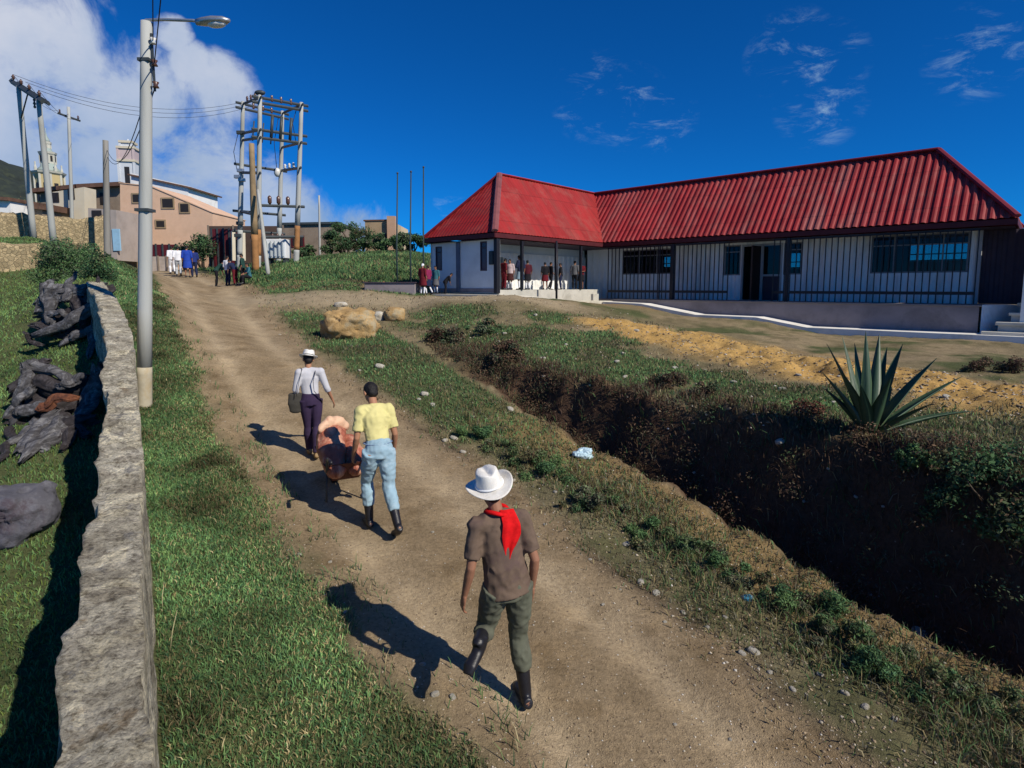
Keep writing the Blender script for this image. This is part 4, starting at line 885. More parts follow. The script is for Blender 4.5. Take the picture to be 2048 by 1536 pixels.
M_PALE = mat('pale_blue_white_render', (.55, .58, .62), .8, .12, .6); M_PINK = mat('pinkish_render', (.50, .40, .40), .8, .12, .6)
tower(262, 84, [(27, 322, 372, M_PALE, True), (27, 296, 322, M_PINK, False), (20, 284, 296, M_PALE, False)], 'pale pinkish white tower rising behind the brick house', dome=(278, 284, 10, M_PALE))
# wooded hill far left
hx = []
hm = MB(); n = 40
ys = np.linspace(0, 1, 24)
U, Vv = np.meshgrid(np.linspace(-160, -60, 60), np.linspace(110, 220, 40), indexing='ij')
H = 9 + 32 * np.exp(-((U + 155) / 42) ** 2 - ((Vv - 165) / 40) ** 2) + fbm(U * .12, Vv * .12, 0, 5, 3) * 7
Vh = np.stack([U, Vv, H], -1).reshape(-1, 3); ih = np.arange(U.size).reshape(U.shape); Fh = np.stack([ih[:-1, :-1], ih[1:, :-1], ih[1:, 1:], ih[:-1, 1:]], -1).reshape(-1, 4)
tag(np_mesh('hill', Vh, Fh, mat('dark_wooded_slope', (.022, .030, .026), .95, .4, .4, (.04, .05, .03), .4, 2), None, None, True), 'dark wooded hill beyond the town', kind='structure')
# ================================================================== PEOPLE
def skin_mat(name, col):
    return mat(name, col, .6, .12, 9, None, .05, 60, spec=.3)
def cloth(name, col, var=.22, scale=7, col2=None, rough=.85): return mat(name, col, rough, var, scale, col2, .25, 160, spec=.12, bdist=.006)
SK = skin_mat('tan_skin', (.36, .175, .10)); SK2 = skin_mat('brown_skin', (.27, .13, .078))
M_HAIR = mat('black_hair', (.010, .008, .008), .6, .4, 40, None, .4, 120)
M_BOOT = mat('black_rubber_boot', (.012, .012, .016), .4, .3, 8, spec=.4)
BASE = dict(pel=(0, 0, .93), wai=(0, 0, 1.07), che=(0, 0, 1.26), nek=(0, -.02, 1.44), hea=(0, .03, 1.585),
            lh=(-.09, 0, .91), rh=(.09, 0, .91), lk=(-.10, .03, .49), rk=(.10, .03, .49), la=(-.10, -.03, .085), ra=(.10, -.03, .085), lt=(-.12, .15, .03), rt=(.12, .15, .03),
            ls=(-.185, -.01, 1.385), rs=(.185, -.01, 1.385), le=(-.235, -.04, 1.11), re=(.235, -.04, 1.11), lw=(-.25, .04, .87), rw=(.25, .04, .87))
def person(spec):
    H = spec.get('H', 1.7) / 1.7; J = dict(BASE); J.update(spec.get('J', {})); J = {k: Vector(v) * H for k, v in J.items()}
    if 'slim' in spec:
        for k in ('ls', 'rs', 'le', 're', 'lw', 'rw'): J[k].x = J['che'].x + (J[k].x - J['che'].x) * spec['slim']
    vox = spec.get('vox', .02); hero = vox < .012; seed = spec.get('seed', 0); fat = spec.get('fat', 1.0) * H
    x, y = spec['pos']; yaw = R(spec.get('yaw', 0)); z = spec.get('z', None); z = gz(x, y) if z is None else z
    root = empty('person', (x, y, z + spec.get('dz', 0)), yaw, spec['label'], 'person', spec.get('group'))
    r = lambda *a: [tuple(q * fat for q in (p if hasattr(p, '__len__') else (p, p))) for p in a]
    lerp = lambda a, b, t: J[a] + (J[b] - J[a]) * t
    F = Vector((0, 1, 0)); nn = 12
    def torso(mb, e=0.0, lo=-.06, hem=False):
        d = (J['pel'] - J['wai']).normalized(); p0 = J['pel'] + d * (.07 * H)
        pts = [p0, J['pel'], lerp('pel', 'wai', .5), J['wai'], lerp('wai', 'che', .6), J['che'] + Vector((0, 0, .03)) * H, lerp('che', 'nek', .66), lerp('che', 'nek', .92)]
        rad = [(.150 + e, .105 + e), (.162 + e, .116 + e), (.152 + e, .108 + e), (.145 + e, .102 + e), (.162 + e, .112 + e), (.172 + e, .116 + e), (.135 + e, .092 + e), (.070 + e, .066 + e)]
        if hem and spec.get('tuck'): pts = pts[3:]; rad = rad[3:]; pts[0] = J['wai'] + d * (.055 * H); rad[0] = (.128 + e, .088 + e); rad[1] = (.138 + e, .097 + e)
        elif hem: pts = pts[1:]; rad = [(a + .016, b + .018) for a, b in rad[1:4]] + rad[4:]; pts[0] = J['pel'] + d * (.055 * H)
        mb.tube(pts, r(*rad), 16, F)
        for s in 'lr': mb.tube([lerp('che', 'nek', .80), J[s + 's'] + Vector((0, 0, -.01))], r(.062 + e, .066 + e), nn, F); mb.ball(J[s + 's'], (.064 + e) * fat, 12, 8)
    def leg(mb, s, e=0.0, t1=1.0, flare=0.0):
        h, k, a = J[s + 'h'], J[s + 'k'], J[s + 'a']; kb = (k - h).normalized() * .0
        c1 = k + (a - k) * .3 + Vector((0, -.012, 0)) * H
        pts = [h + (h - k).normalized() * .04, h + (k - h) * .35, h + (k - h) * .75, k, c1, k + (a - k) * .65, a]; rad = [.092 + e, .086 + e, .064 + e, .056 + e, .058 + e + flare, .044 + e + flare, .037 + e + flare]
        if t1 < 1: pts, rad = pts[:-2] + [k + (a - k) * t1], rad[:-2] + [.046 + e + flare]
        mb.tube(pts, r(*rad), nn, F)
    def foot(mb, s, e=0.0):
        a, t = J[s + 'a'], J[s + 't']; d = (t - a); dn = d.normalized(); heel = a + Vector((0, 0, -1)) * .0
        dwn = (Vector((0, 0, -1)) - dn * dn.dot(Vector((0, 0, -1))));  dwn = dwn.normalized() if dwn.length > .1 else Vector((0, -1, 0))
        hp = a + dwn * .045 * H - dn * .045 * H
        mb.tube([hp - dn * .02, hp + dn * .05, a + d * .5 + dwn * .035, t + dwn * .0, t + dn * .055 + dwn * .004], r((.034 + e, .036 + e), (.040 + e, .045 + e), (.042 + e, .038 + e), (.047 + e, .028 + e), (.034 + e, .018 + e)), nn, (0, 0, 1))
        mb.tube([a + (a - hp) * .3, hp + dn * .03], r(.038 + e, .038 + e), nn, F)
    def arm(mb, s, e=0.0, upto=2.0):
        S, E, Wt = J[s + 's'], J[s + 'e'], J[s + 'w']
        pts = [S, S + (E - S) * .4, S + (E - S) * .85, E, E + (Wt - E) * .25, E + (Wt - E) * .7, Wt]; rad = [.055 + e, .049 + e, .040 + e, .038 + e, .040 + e, .031 + e, .025 + e]
        if upto < 1: n = 2; pts = pts[:2] + [S + (E - S) * upto]; rad = rad[:2] + [.050 + e]
        elif upto < 2: pts = pts[:5]; rad = rad[:5]
        mb.tube(pts, r(*rad), nn, F)
    def hand(mb, s):
        Wt, E = J[s + 'w'], J[s + 'e']; d = (Wt - E).normalized(); sg = -1 if s == 'l' else 1
        inn = Vector((-sg, 0, 0)); inn = (inn - d * inn.dot(d)).normalized(); fw = d.cross(inn) * sg     # palm faces the thigh; thumb to the front
        if fw.y < 0: fw = -fw
        grip = spec.get('grip', False); k = H
        mb.tube([Wt - d * .01, Wt + d * .03 * k, Wt + d * .085 * k + inn * .006], [(.030 * k, .020 * k), (.040 * k, .017 * k), (.040 * k, .014 * k)], 10, inn)
        if not hero:
            mb.tube([Wt + d * .07 * k, Wt + d * .13 * k + inn * .02, Wt + d * .16 * k + inn * .045], [(.034 * k, .013 * k), (.03 * k, .011 * k), (.02 * k, .009 * k)], 8, inn); return
        for i, (o, L) in enumerate(((.030, .072), (.010, .082), (-.011, .076), (-.031, .060))):
            b0 = Wt + d * .080 * k + fw * o * k; c = (1.9 if grip else .55) + .08 * i
            u1 = (d * math.cos(c * .4) + inn * math.sin(c * .4)); u2 = (d * math.cos(c * .95) + inn * math.sin(c * .95)); u3 = (d * math.cos(c * 1.4) + inn * math.sin(c * 1.4))
            p1 = b0 + u1 * L * .45 * k; p2 = p1 + u2 * L * .32 * k; p3 = p2 + u3 * L * .26 * k
            mb.tube([b0 - d * .015, p1, p2, p3], [.0092 * k, .0088 * k, .0080 * k, .0066 * k], 8, inn, round_=True)
        tb = Wt + d * .028 * k + fw * .034 * k; t1 = tb + (fw * .7 + d * .75 + inn * .3).normalized() * .04 * k; t2 = t1 + (fw * .25 + d * .9 + inn * .45).normalized() * .032 * k
        mb.tube([tb - fw * .015, t1, t2], [.0125 * k, .0105 * k, .0085 * k], 8, inn, round_=True)
    up = (J['hea'] - J['nek']).normalized(); hd = J['hea']; hs = .97 * H
    hyaw = Matrix.Rotation(R(spec.get('head_yaw', 0)), 3, 'Z')
    hM = Vector((0, 0, 1)).rotation_difference(up).to_matrix() @ hyaw
    def head(mb):
        mb.ball(hd + hM @ Vector((0, -.008, .03)) * hs, (.076 * hs, .096 * hs, .092 * hs), 16, 12, hM)
        mb.ball(hd + hM @ Vector((0, .028, -.035)) * hs, (.060 * hs, .066 * hs, .078 * hs), 14, 10, hM)
        mb.tube([J['nek'] - Vector((0, 0, .05)), J['nek'] + up * .02, hd - up * .03], r(.062, .056, .054), 12, F)
        mb.tube([hd + hM @ Vector((0, .085, .035)) * hs, hd + hM @ Vector((0, .108, -.012)) * hs, hd + hM @ Vector((0, .088, -.022)) * hs], [.010 * hs, .017 * hs, .010 * hs], 8, (1, 0, 0))
        mb.tube([hd + hM @ Vector((-.024, .086, -.055)) * hs, hd + hM @ Vector((0, .094, -.053)) * hs, hd + hM @ Vector((.024, .086, -.055)) * hs], .008 * hs, 8, (0, 0, 1))
        for s in (-1, 1): mb.ball(hd + hM @ Vector((s * .080, -.005, -.002)) * hs, (.013 * hs, .022 * hs, .034 * hs), 8, 6, hM)
    # ---- continuous body
    mb = MB(); torso(mb, -.012); head(mb)
    for s in 'lr': leg(mb, s, -.010); foot(mb, s, -.006); arm(mb, s); hand(mb, s)
    body = remesh(mb, 'body', spec.get('skin', SK), root, vox * (.62 if hero else 1), 3 if hero else 2)
    if hero:
        for s in (-1, 1):
            MB().ball(hd + hM @ Vector((s * .031, .078, .012)) * hs, (.013 * hs, .009 * hs, .009 * hs), 10, 6, hM).build('eye', M_PORC, root, True)
    # ---- clothes
    sm = 5 if hero else 2; nz = .012 if hero else 0
    mb = MB(); torso(mb, .014, hem=True)
    for s in 'lr': arm(mb, s, .018, spec.get('sleeve', .82))
    remesh(mb, 'shirt', spec['shirt'], root, vox, sm, nz, .11, seed + 1, (1, 1, .55), folds=.075 if hero else 0)
    if spec.get('skirt'):
        mb = MB(); mb.tube([J['wai'], J['pel'], (J['lk'] + J['rk']) / 2 + Vector((0, 0, .02))], r((.16, .12), (.185, .14), (.24, .19)), 16, F)
        remesh(mb, 'skirt', spec['trousers'], root, vox, sm)
        mb = MB()
        for s in 'lr': leg(mb, s, .006)
        if spec.get('socks'): 
            mb2 = MB()
            for s in 'lr': mb2.tube([J[s + 'k'] + (J[s + 'a'] - J[s + 'k']) * .15, J[s + 'a']], r(.062, .046), 10, F)
            remesh(mb2, 'sock', spec['socks'], root, vox, 2)
    else:
        mb = MB(); mb.tube([J['wai'] - (J['wai'] - J['pel']).normalized() * (.02 if spec.get('tuck') else .05), J['pel'] + Vector((0, 0, .02)), (J['lh'] + J['rh']) / 2 - Vector((0, 0, .05))], r((.150, .112), (.172, .130), (.166, .126)), 16, F)
        for s in 'lr': leg(mb, s, .021 if hero else .012, spec.get('leg_to', 1.0), spec.get('flare', .012))
        remesh(mb, 'trousers', spec['trousers'], root, vox, sm, nz, .10, seed + 2, (1, 1, .6), folds=.065 if hero else 0)
    bt = spec.get('boot', 0)
    for s in 'lr':
        mb = MB(); foot(mb, s, .008)
        if bt: mb.tube([J[s + 'k'] + (J[s + 'a'] - J[s + 'k']) * bt, J[s + 'k'] + (J[s + 'a'] - J[s + 'k']) * .75, J[s + 'a'], J[s + 'a'] + (J[s + 't'] - J[s + 'a']) * .15], r(.068, .056, .050, .045), 12, F)
        remesh(mb, 'boot' if bt else 'shoe', spec.get('shoe', M_BOOT), root, vox, 3)
    # ---- hair / hats
    if not spec.get('bald'):
        mb = MB(); c = hd + hM @ Vector((0, -.016, .036)) * hs
        mb.ball(c, (.085 * hs, .098 * hs, .094 * hs), 16, 12, hM); mb.ball(hd + hM @ Vector((0, -.052, -.02)) * hs, (.066 * hs, .055 * hs, .062 * hs), 12, 8, hM)
        if spec.get('long_hair'): mb.tube([c - up * .02 + Vector((0, -.05, 0)), J['nek'] + Vector((0, -.075, -.02))], r((.075, .05), (.07, .03)), 12, F)
        h = remesh(mb, 'hair', spec.get('hair', M_HAIR), root, max(vox, .008), 2, .008 if hero else 0, .03, seed + 5)
    hat = spec.get('hat')
    if hat:
        tilt = hat.get('tilt', (0, 0)); HM = hM @ Euler((R(tilt[0]), R(tilt[1]), 0)).to_matrix(); c = hd + hM @ Vector((0, -.012, .055)) * hs
        rb, rc, hc, cur = hat['brim'] * H, hat.get('crown', .094) * H, hat.get('h', .115) * H, hat.get('curl', .05) * H
        V = []; Fq = []; n = 40; m = 8
        for side in (0, 1):
            for i in range(m + 1):
                for j in range(n):
                    a = 2 * math.pi * j / n; q = rc * .92 + (rb - rc * .92) * i / m; f = (i / m) ** 1.8
                    ex, ey = math.cos(a), math.sin(a)
                    V.append(c + HM @ Vector((ex * q * .98, ey * q * 1.12, cur * f * (ex * ex * 1.25 - .35 * ey * ey) - .012 * (i / m) - side * .006)))
        o_ = (m + 1) * n
        for i in range(m):
            for j in range(n):
                a, b = i * n + j, i * n + (j + 1) % n; Fq.append((a, b, b + n, a + n)); Fq.append((o_ + a, o_ + a + n, o_ + b + n, o_ + b))
        for j in range(n):
            for k in (0, m): a, b = k * n + j, k * n + (j + 1) % n; Fq.append((a, b, o_ + b, o_ + a))
        brim = MB().add(V, Fq).build('hat_brim', hat['mat'], root, True)
        V = []; Fq = []; m = 12
        for i in range(m + 1):
            t = i / m
            for j in range(n):
                a = 2 * math.pi * j / n; ex, ey = math.cos(a), math.sin(a)
                if t < .6: u = t / .6; q = rc * (1.0 - .16 * u ** 1.5); zz = hc * u
                else: u = (t - .6) / .4; q = rc * .84 * math.cos(u * math.pi / 2 * .98) + .001; zz = hc * (1 + .12 * math.sin(u * math.pi / 2))
                crease = -.030 * H * math.exp(-(ex * q / (.026 * H)) ** 2) * max(0, (t - .45) / .55)          # lengthwise dent
                pinch = 1 - .22 * max(0, ey) * min(1, t / .6) * abs(ex)
                V.append(c + HM @ Vector((ex * q * pinch, ey * q * 1.14, zz + crease)))
        for i in range(m):
            for j in range(n): a, b = i * n + j, i * n + (j + 1) % n; Fq.append((a, b, b + n, a + n))
        Fq.append(tuple(range(m * n, (m + 1) * n)))
        cr = MB().add(V, Fq).build('hat_crown', hat['mat'], root, True)
        MB().tube([c + HM @ Vector((math.cos(a) * rc * 1.015, math.sin(a) * rc * 1.15, .012 * H)) for a in np.linspace(0, 2 * math.pi, 33)], [(.012 * H, .004)] * 33, 6, (0, 0, 1)).build('hat_band', hat.get('band', M_WHITE), cr, True)
    return root, J, hM
C_ = {}
def col(name, c, **k):
    if name not in C_: C_[name] = cloth(name, c, **k)
    return C_[name]
M_HATW = mat('white_felt', (.74, .72, .67), .9, .16, 11, (.62, .58, .50), .3, 140)
# ---- the man in the brown shirt, nearest the camera
m1, J1, hM1 = person(dict(slim=.86, pos=(-.005, 4.14), yaw=20, H=1.79, vox=.010, seed=1, dz=.0,
    label='man in white cowboy hat, brown shirt and red neckerchief, nearest of all',
    J=dict(pel=(-.03, .0, .925), wai=(-.045, .02, 1.07), che=(-.065, .06, 1.26), nek=(-.08, .085, 1.44), hea=(-.105, .135, 1.575), lh=(-.12, .0, .90), rh=(.06, 0, .90),
           rk=(.075, .06, .49), ra=(.10, -.03, .085), rt=(.115, .15, .03), lk=(-.155, .13, .56), la=(-.265, -.06, .58), lt=(-.345, -.13, .47),
           ls=(-.262, .06, 1.37), rs=(.115, .04, 1.385), le=(-.335, -.0, 1.10), lw=(-.37, .07, .865), re=(.195, -.05, 1.11), rw=(.205, .02, .865)),
    shirt=col('brown_shirt', (.135, .095, .070), var=.3, col2=(.10, .065, .062)), trousers=col('olive_trousers', (.105, .112, .082), col2=(.085, .085, .065)), sleeve=.80, boot=.24, leg_to=.55, flare=.006, skin=SK2,
    hat=dict(brim=.172, mat=M_HATW, curl=.030, h=.11, tilt=(26, -7)), fat=.90))
# red neckerchief knotted over the shoulder and hanging down the back
M_RED = cloth('red_cotton', (.60, .008, .010), .3, 22, (.42, .004, .006))
def kerchief(J, root):
    H = 1.79 / 1.7; n0 = J['nek']; cx = J['che'].x
    mb = MB(); ring = [n0 + Vector((math.cos(a) * .080, math.sin(a) * .078 - .004, .012 + .012 * math.sin(a * 2))) for a in np.linspace(0, 2 * math.pi, 25)]
    mb.tube(ring, [(.022, .016)] * 25, 8, (0, 0, 1))
    V = []; nx, nz_ = 12, 18
    for side in (0, 1):
        for k in range(nz_ + 1):
            t = k / nz_; w = .052 + .022 * math.sin(t * 3.0) - .052 * max(0, t - .45) / .55; w = max(w, .010)
            zc_ = n0.z + .03 - t * .36; cxx = n0.x + .062 - .012 * t + .010 * math.sin(t * 5)
            bk = -.128 - .030 * math.sin(min(1, t * 1.4) * math.pi / 2) + .012 * t
            for i in range(nx + 1):
                u = i / nx * 2 - 1
                yb = n0.y + bk * (1 - .06 * u * u) + .010 * math.sin(u * 5 + t * 4) * (.3 + t) + (.05 * max(0, .22 - t) / .22 * 1.6)
                V.append((cxx + u * w, yb - (.006 if side else 0) - .006, zc_))
    F = []; o = (nz_ + 1) * (nx + 1)
    for k in range(nz_):
        for i in range(nx):
            a = k * (nx + 1) + i; F.append((a, a + 1, a + nx + 2, a + nx + 1)); F.append((o + a, o + a + nx + 1, o + a + nx + 2, o + a + 1))
    mb.add(V, F); mb.build('neckerchief', M_RED, root, True)
kerchief(J1, m1)
# ---- the man pushing the barrow
m2, J2, hM2 = person(dict(tuck=True, slim=.88, fat=.92, pos=(-1.56, 6.66), yaw=27, H=1.76, vox=.011, seed=3,
    label='man in yellow shirt, pale jeans and black boots pushing the loaded wheelbarrow',
    J=dict(pel=(0, 0, .92), wai=(0, .05, 1.06), che=(0, .14, 1.24), nek=(0, .21, 1.41), hea=(-.01, .29, 1.545), lh=(-.09, 0, .90), rh=(.09, 0, .90),
           lk=(-.10, .20, .52), la=(-.10, .12, .09), lt=(-.10, .30, .03), rk=(.09, -.05, .50), ra=(.10, -.36, .155), rt=(.10, -.235, .035),
           ls=(-.185, .17, 1.36), rs=(.185, .17, 1.36), le=(-.25, .12, 1.07), lw=(-.27, .25, .83), re=(.25, .12, 1.07), rw=(.27, .25, .83)),
    shirt=col('pale_yellow_shirt', (.62, .56, .24), var=.1, scale=4), trousers=col('faded_blue_jeans', (.27, .40, .48), col2=(.36, .47, .54)), sleeve=.75, boot=.38, leg_to=.62, flare=.004, grip=True, head_yaw=14))
MB().tube([J2['wai'] + Vector((math.cos(a) * .158, math.sin(a) * .120, -.048)) for a in np.linspace(0, 2 * math.pi, 29)], [(.016, .006)] * 29, 6, (0, 0, 1)).build('belt', col('blue_belt', (.16, .22, .34)), m2, True)
# ---- the man leading, with the shoulder bag
m3, J3, hM3 = person(dict(tuck=True, slim=.86, pos=(-3.14, 8.95), yaw=24, H=1.66, vox=.012, seed=5,
    label='man in white hat, pale grey shirt and dark purple trousers leading the way',
    J=dict(pel=(-.01, 0, .93), che=(-.02, .03, 1.26), nek=(-.02, .03, 1.44), hea=(-.01, .08, 1.575), lk=(-.055, .08, .49), la=(-.035, .16, .10), lt=(-.04, .34, .03), rk=(.07, .0, .49), ra=(.045, -.14, .10), rt=(.05, .03, .03),
           re=(.29, -.02, 1.12), rw=(.40, .08, .90), le=(-.26, -.03, 1.12), lw=(-.20, .14, .98)),
    shirt=col('pale_grey_shirt', (.50, .50, .53), var=.12, scale=5), trousers=col('dark_purple_trousers', (.040, .026, .060)), sleeve=1.2, flare=.016, shoe=mat('tan_shoe', (.26, .17, .08), .6, .2, 6), fat=.90,
    hat=dict(brim=.145, mat=M_HATW, curl=.02, h=.095, tilt=(0, 6), band=M_IRON)))
H3 = 1.66 / 1.7
st = [Vector(q) * H3 for q in ((.10, .09, 1.445), (.075, -.07, 1.40), (.03, -.155, 1.26), (.04, -.140, 1.10), (.14, -.10, .96), (.17, -.06, .90))]
MB().tube(st, [(.016, .004)] * 6, 6, (0, -1, 0)).build('shoulder_strap', M_BOOT, m3, True)
bag = empty('shoulder_bag', m3.location, m3.rotation_euler.z, 'dark shoulder bag hanging at the left hip of the man leading the group', 'bag')
bm_ = MB(); bm_.tube([(-.225 * H3, .0, .76), (-.225 * H3, 0, .88), (-.22 * H3, 0, 1.02)], [(.035, .10), (.05, .125), (.035, .12)], 14, (1, 0, 0), round_=True)
remesh(bm_, 'bag_body', mat('dark_olive_canvas', (.045, .042, .035), .85, .3, 8), bag, .012, 4, .01, .08, 3)
MB().tube([Vector(q) * H3 for q in ((-.225, .11, 1.03), (-.20, .06, 1.25), (-.14, .04, 1.455), (-.12, -.06, 1.45), (-.18, -.13, 1.25), (-.225, -.10, 1.03))], [(.014, .004)] * 6, 6, (1, 0, 0)).build('strap', M_BOOT, bag, True)
# ---- wheelbarrow and its load
fw = Vector((-math.sin(R(27)), math.cos(R(27)), 0)); bp = Vector((-1.80, 6.62, 0)) + fw * .98; bp.z = gz(bp.x, bp.y)
WB = empty('wheelbarrow', bp, R(27) , 'rusty metal wheelbarrow pushed up the track under the meat', 'wheelbarrow')
M_TRAY = mat('rust_brown_tray', (.13, .045, .028), .7, .4, 6, (.20, .08, .04))
tr = MB(); tz0, tz1 = .34, .62
q0 = [(-.17, -.20, tz0), (.17, -.20, tz0), (.15, .32, tz0), (-.15, .32, tz0)]; q1 = [(-.29, -.38, tz1 - .02), (.29, -.38, tz1 - .02), (.27, .55, tz1), (-.27, .55, tz1)]
tr.add(q0 + q1 + [(x * .93, y * .93, z + .02) for x, y, z in q0] + [(x * .95, y * .95, z) for x, y, z in q1], [(0, 1, 2, 3), (0, 1, 5, 4), (1, 2, 6, 5), (2, 3, 7, 6), (3, 0, 4, 7), (8, 9, 10, 11), (8, 9, 13, 12), (9, 10, 14, 13), (10, 11, 15, 14), (11, 8, 12, 15), (4, 5, 13, 12), (5, 6, 14, 13), (6, 7, 15, 14), (7, 4, 12, 15)])
tr.build('tray', M_TRAY, WB)
hz = {}
for s in (-1, 1):
    fr = MB(); fr.tube([(s * .06, .72, .20), (s * .16, .25, .31), (s * .24, -.25, .47), (s * .285, -.62, .76), (s * .285, -.86, .775)], .017, 8, (0, 0, 1)); fr.build('handle', M_IRON, WB, True)
    MB().tube([(s * .285, -.70, .768), (s * .285, -.87, .776)], .023, 10, (0, 0, 1)).build('grip', M_BOOT, WB, True)
    MB().tube([(s * .22, -.12, .42), (s * .24, -.16, .06), (s * .24, -.02, .04)], .014, 8, (1, 0, 0)).build('leg', M_IRON, WB, True)
MY = Matrix.Rotation(R(90), 3, 'Y')
wl = MB().lathe([(.135, -.035), (.19, -.045), (.205, 0), (.19, .045), (.135, .035)], (0, .72, .205), 20, MY).build('wheel', M_BOOT, WB, True)
MB().lathe([(.02, -.05), (.13, -.03), (.13, .03), (.02, .05)], (0, .72, .205), 16, MY).build('rim', M_TRAY, wl, True)
M_MEAT = mat('raw_meat', (.33, .10, .06), .5, .5, 7, (.58, .32, .21), .4, 30, spec=.35, stretch=(1.6, 1.6, .4))
M_FAT = mat('pale_meat_fat', (.68, .44, .29), .55, .25, 6, (.42, .12, .08), .2, 30)
def meat(pts, rad, label, m, seed, kids=()):
    e = empty('meat_side', bp + Matrix.Rotation(R(27), 3, 'Z') @ Vector(pts[0]), R(27), label, 'meat'); o = Vector(pts[0])
    mb = MB().tube([Vector(p) - o for p in pts], rad, 14, (0, 1, 0), round_=True)
    remesh(mb, 'meat', m, e, .016, 3, .03, .12, seed)
    for (pp, rr, mm, nm) in kids: MB().tube([Vector(p) - o for p in pp], rr, 8, (0, 1, 0), round_=True).build(nm, mm, e, True)
meat([(-.14, -.30, .50), (-.15, -.10, .70), (-.12, .12, .86), (-.02, .30, .88)], [(.12, .11), (.18, .14), (.19, .15), (.14, .12)], 'red and pale pink side of meat on the wheelbarrow, left-hand piece', M_MEAT, 3,
     [([(-.27 + .05 * i, -.33 + .01 * i, .52), (-.28 + .05 * i, -.25, .70), (-.24 + .045 * i, -.08, .90)], [.012, .020, .012], M_FAT, 'rib') for i in range(0)])
meat([(.12, -.26, .48), (.12, -.05, .64), (.10, .20, .74)], [(.12, .10), (.17, .13), (.12, .11)], 'darker red joint of meat on the wheelbarrow, right-hand piece', M_MEAT, 8)
meat([(-.26, .06, .96), (-.12, .14, 1.04), (.04, .22, 1.0), (.12, .26, .92)], [(.05, .04), (.09, .07), (.08, .06), (.05, .04)], 'pale fatty cut lying across the top of the wheelbarrow load', M_FAT, 12)

# ---- small figures: two walkers at the top of the track, the seated group, the pupils at the building
WALK = dict(lk=(-.10, .14, .50), la=(-.10, .06, .09), lt=(-.11, .24, .03), rk=(.10, .0, .49), ra=(.10, -.22, .14), rt=(.11, -.06, .03), lw=(-.26, -.06, .86), rw=(.26, .12, .88), le=(-.24, -.10, 1.11), re=(.24, -.02, 1.11))
STAND = {}
REACH = dict(lw=(-.16, .26, 1.10), le=(-.24, .05, 1.12), rw=(.25, .0, .87), che=(0, .03, 1.26), nek=(0, .04, 1.44), hea=(0, .10, 1.58))
BEND = dict(wai=(0, .06, 1.04), che=(0, .20, 1.18), nek=(0, .32, 1.32), hea=(0, .42, 1.42), ls=(-.18, .28, 1.27), rs=(.18, .28, 1.27), le=(-.22, .30, 1.0), re=(.22, .30, 1.0), lw=(-.2, .36, .78), rw=(.2, .36, .78))
SIT = dict(pel=(0, 0, .42), wai=(0, .02, .57), che=(0, .05, .76), nek=(0, .06, .94), hea=(0, .11, 1.08), lh=(-.09, 0, .40), rh=(.09, 0, .40), lk=(-.15, .40, .46), rk=(.15, .40, .46), la=(-.15, .42, .09), ra=(.15, .46, .09), lt=(-.16, .6, .03), rt=(.16, .64, .03),
           ls=(-.18, .04, .89), rs=(.18, .04, .89), le=(-.26, .12, .66), re=(.26, .12, .66), lw=(-.15, .34, .56), rw=(.15, .34, .56))
def small(px, py, Y, hpx, pose, yaw, label, shirt, trousers, group=None, z=None, sit=False, **kw):
    p = at(px, py, Y); H = hpx / F_PX * Y / (.72 if sit else 1.0)
    d = dict(pos=(p.x, p.y), yaw=yaw, H=H, vox=.022, J=pose, label=label, shirt=shirt, trousers=trousers, group=group, seed=int(px), z=z, sleeve=1.2, skin=SK2); d.update(kw)
    return person(d)
NAVY, WHITE_, MARO, BLK, GRN, BLUE, GREYT, TEAL = col('navy_cloth', (.018, .024, .06)), col('white_cloth', (.72, .73, .76), var=.1), col('maroon_cloth', (.13, .014, .022)), col('black_cloth', (.014, .014, .018)), col('dark_green_cloth', (.022, .06, .05)), col('royal_blue_cloth', (.02, .06, .36)), col('grey_cloth', (.12, .12, .13)), col('teal_cloth', (.04, .13, .16))
small(345, 543, 36, 54, WALK, 40, 'walker all in white at the top of the track, on the left', WHITE_, WHITE_)
small(358, 551, 34, 58, WALK, 30, 'walker in white shirt and pale trousers just behind the other walker in white', WHITE_, col('pale_grey_trousers', (.42, .44, .46)))
small(376, 554, 32.5, 62, STAND, 20, 'walker in a long royal blue coat at the top of the track', BLUE, BLUE, skirt=True)
small(389, 552, 33.5, 57, WALK, 35, 'walker in dark blue beside the one in the long blue coat', col('dark_blue_cloth', (.02, .035, .16)), NAVY)
small(434, 577, 27.5, 58, BEND, -60, 'pupil in dark green jersey bending over, left end of the roadside group', GRN, BLK)
small(457, 578, 27.2, 58, STAND, -20, 'pupil in white shirt standing in the middle of the roadside group', WHITE_, NAVY)
small(472, 581, 26.8, 56, BEND, 70, 'pupil in navy jersey stooping right of the white-shirted one', NAVY, MARO)
small(487, 582, 26.6, 60, STAND, 100, 'pupil in dark green jersey standing at the right of the roadside group', GRN, BLK)
small(500, 584, 26.4, 42, SIT, 130, 'pupil in grey-green seated on the bank edge at the right end of the roadside group', TEAL, BLK, sit=True)
zl = FLL
GRP = 'pupils along the gallery'
small(846, 595, 23.0, 62, STAND, -30, 'pupil in white cap and maroon pinafore at the left corner of the building', MARO, MARO, skirt=True, socks=WHITE_, hair=WHITE_)
small(857, 594, 23.2, 58, WALK, 60, 'pupil in magenta jersey right beside the white-capped one', col('magenta_cloth', (.20, .02, .07)), NAVY, skirt=True, socks=WHITE_)
small(872, 590, 23.6, 56, STAND, 150, 'pupil in teal jersey leaning near the narrow window', TEAL, GREYT, skirt=True, socks=WHITE_)
small(891, 587, 23.4, 50, BEND, -80, 'pupil in black bending by the end wall of the short wing', BLK, BLK)
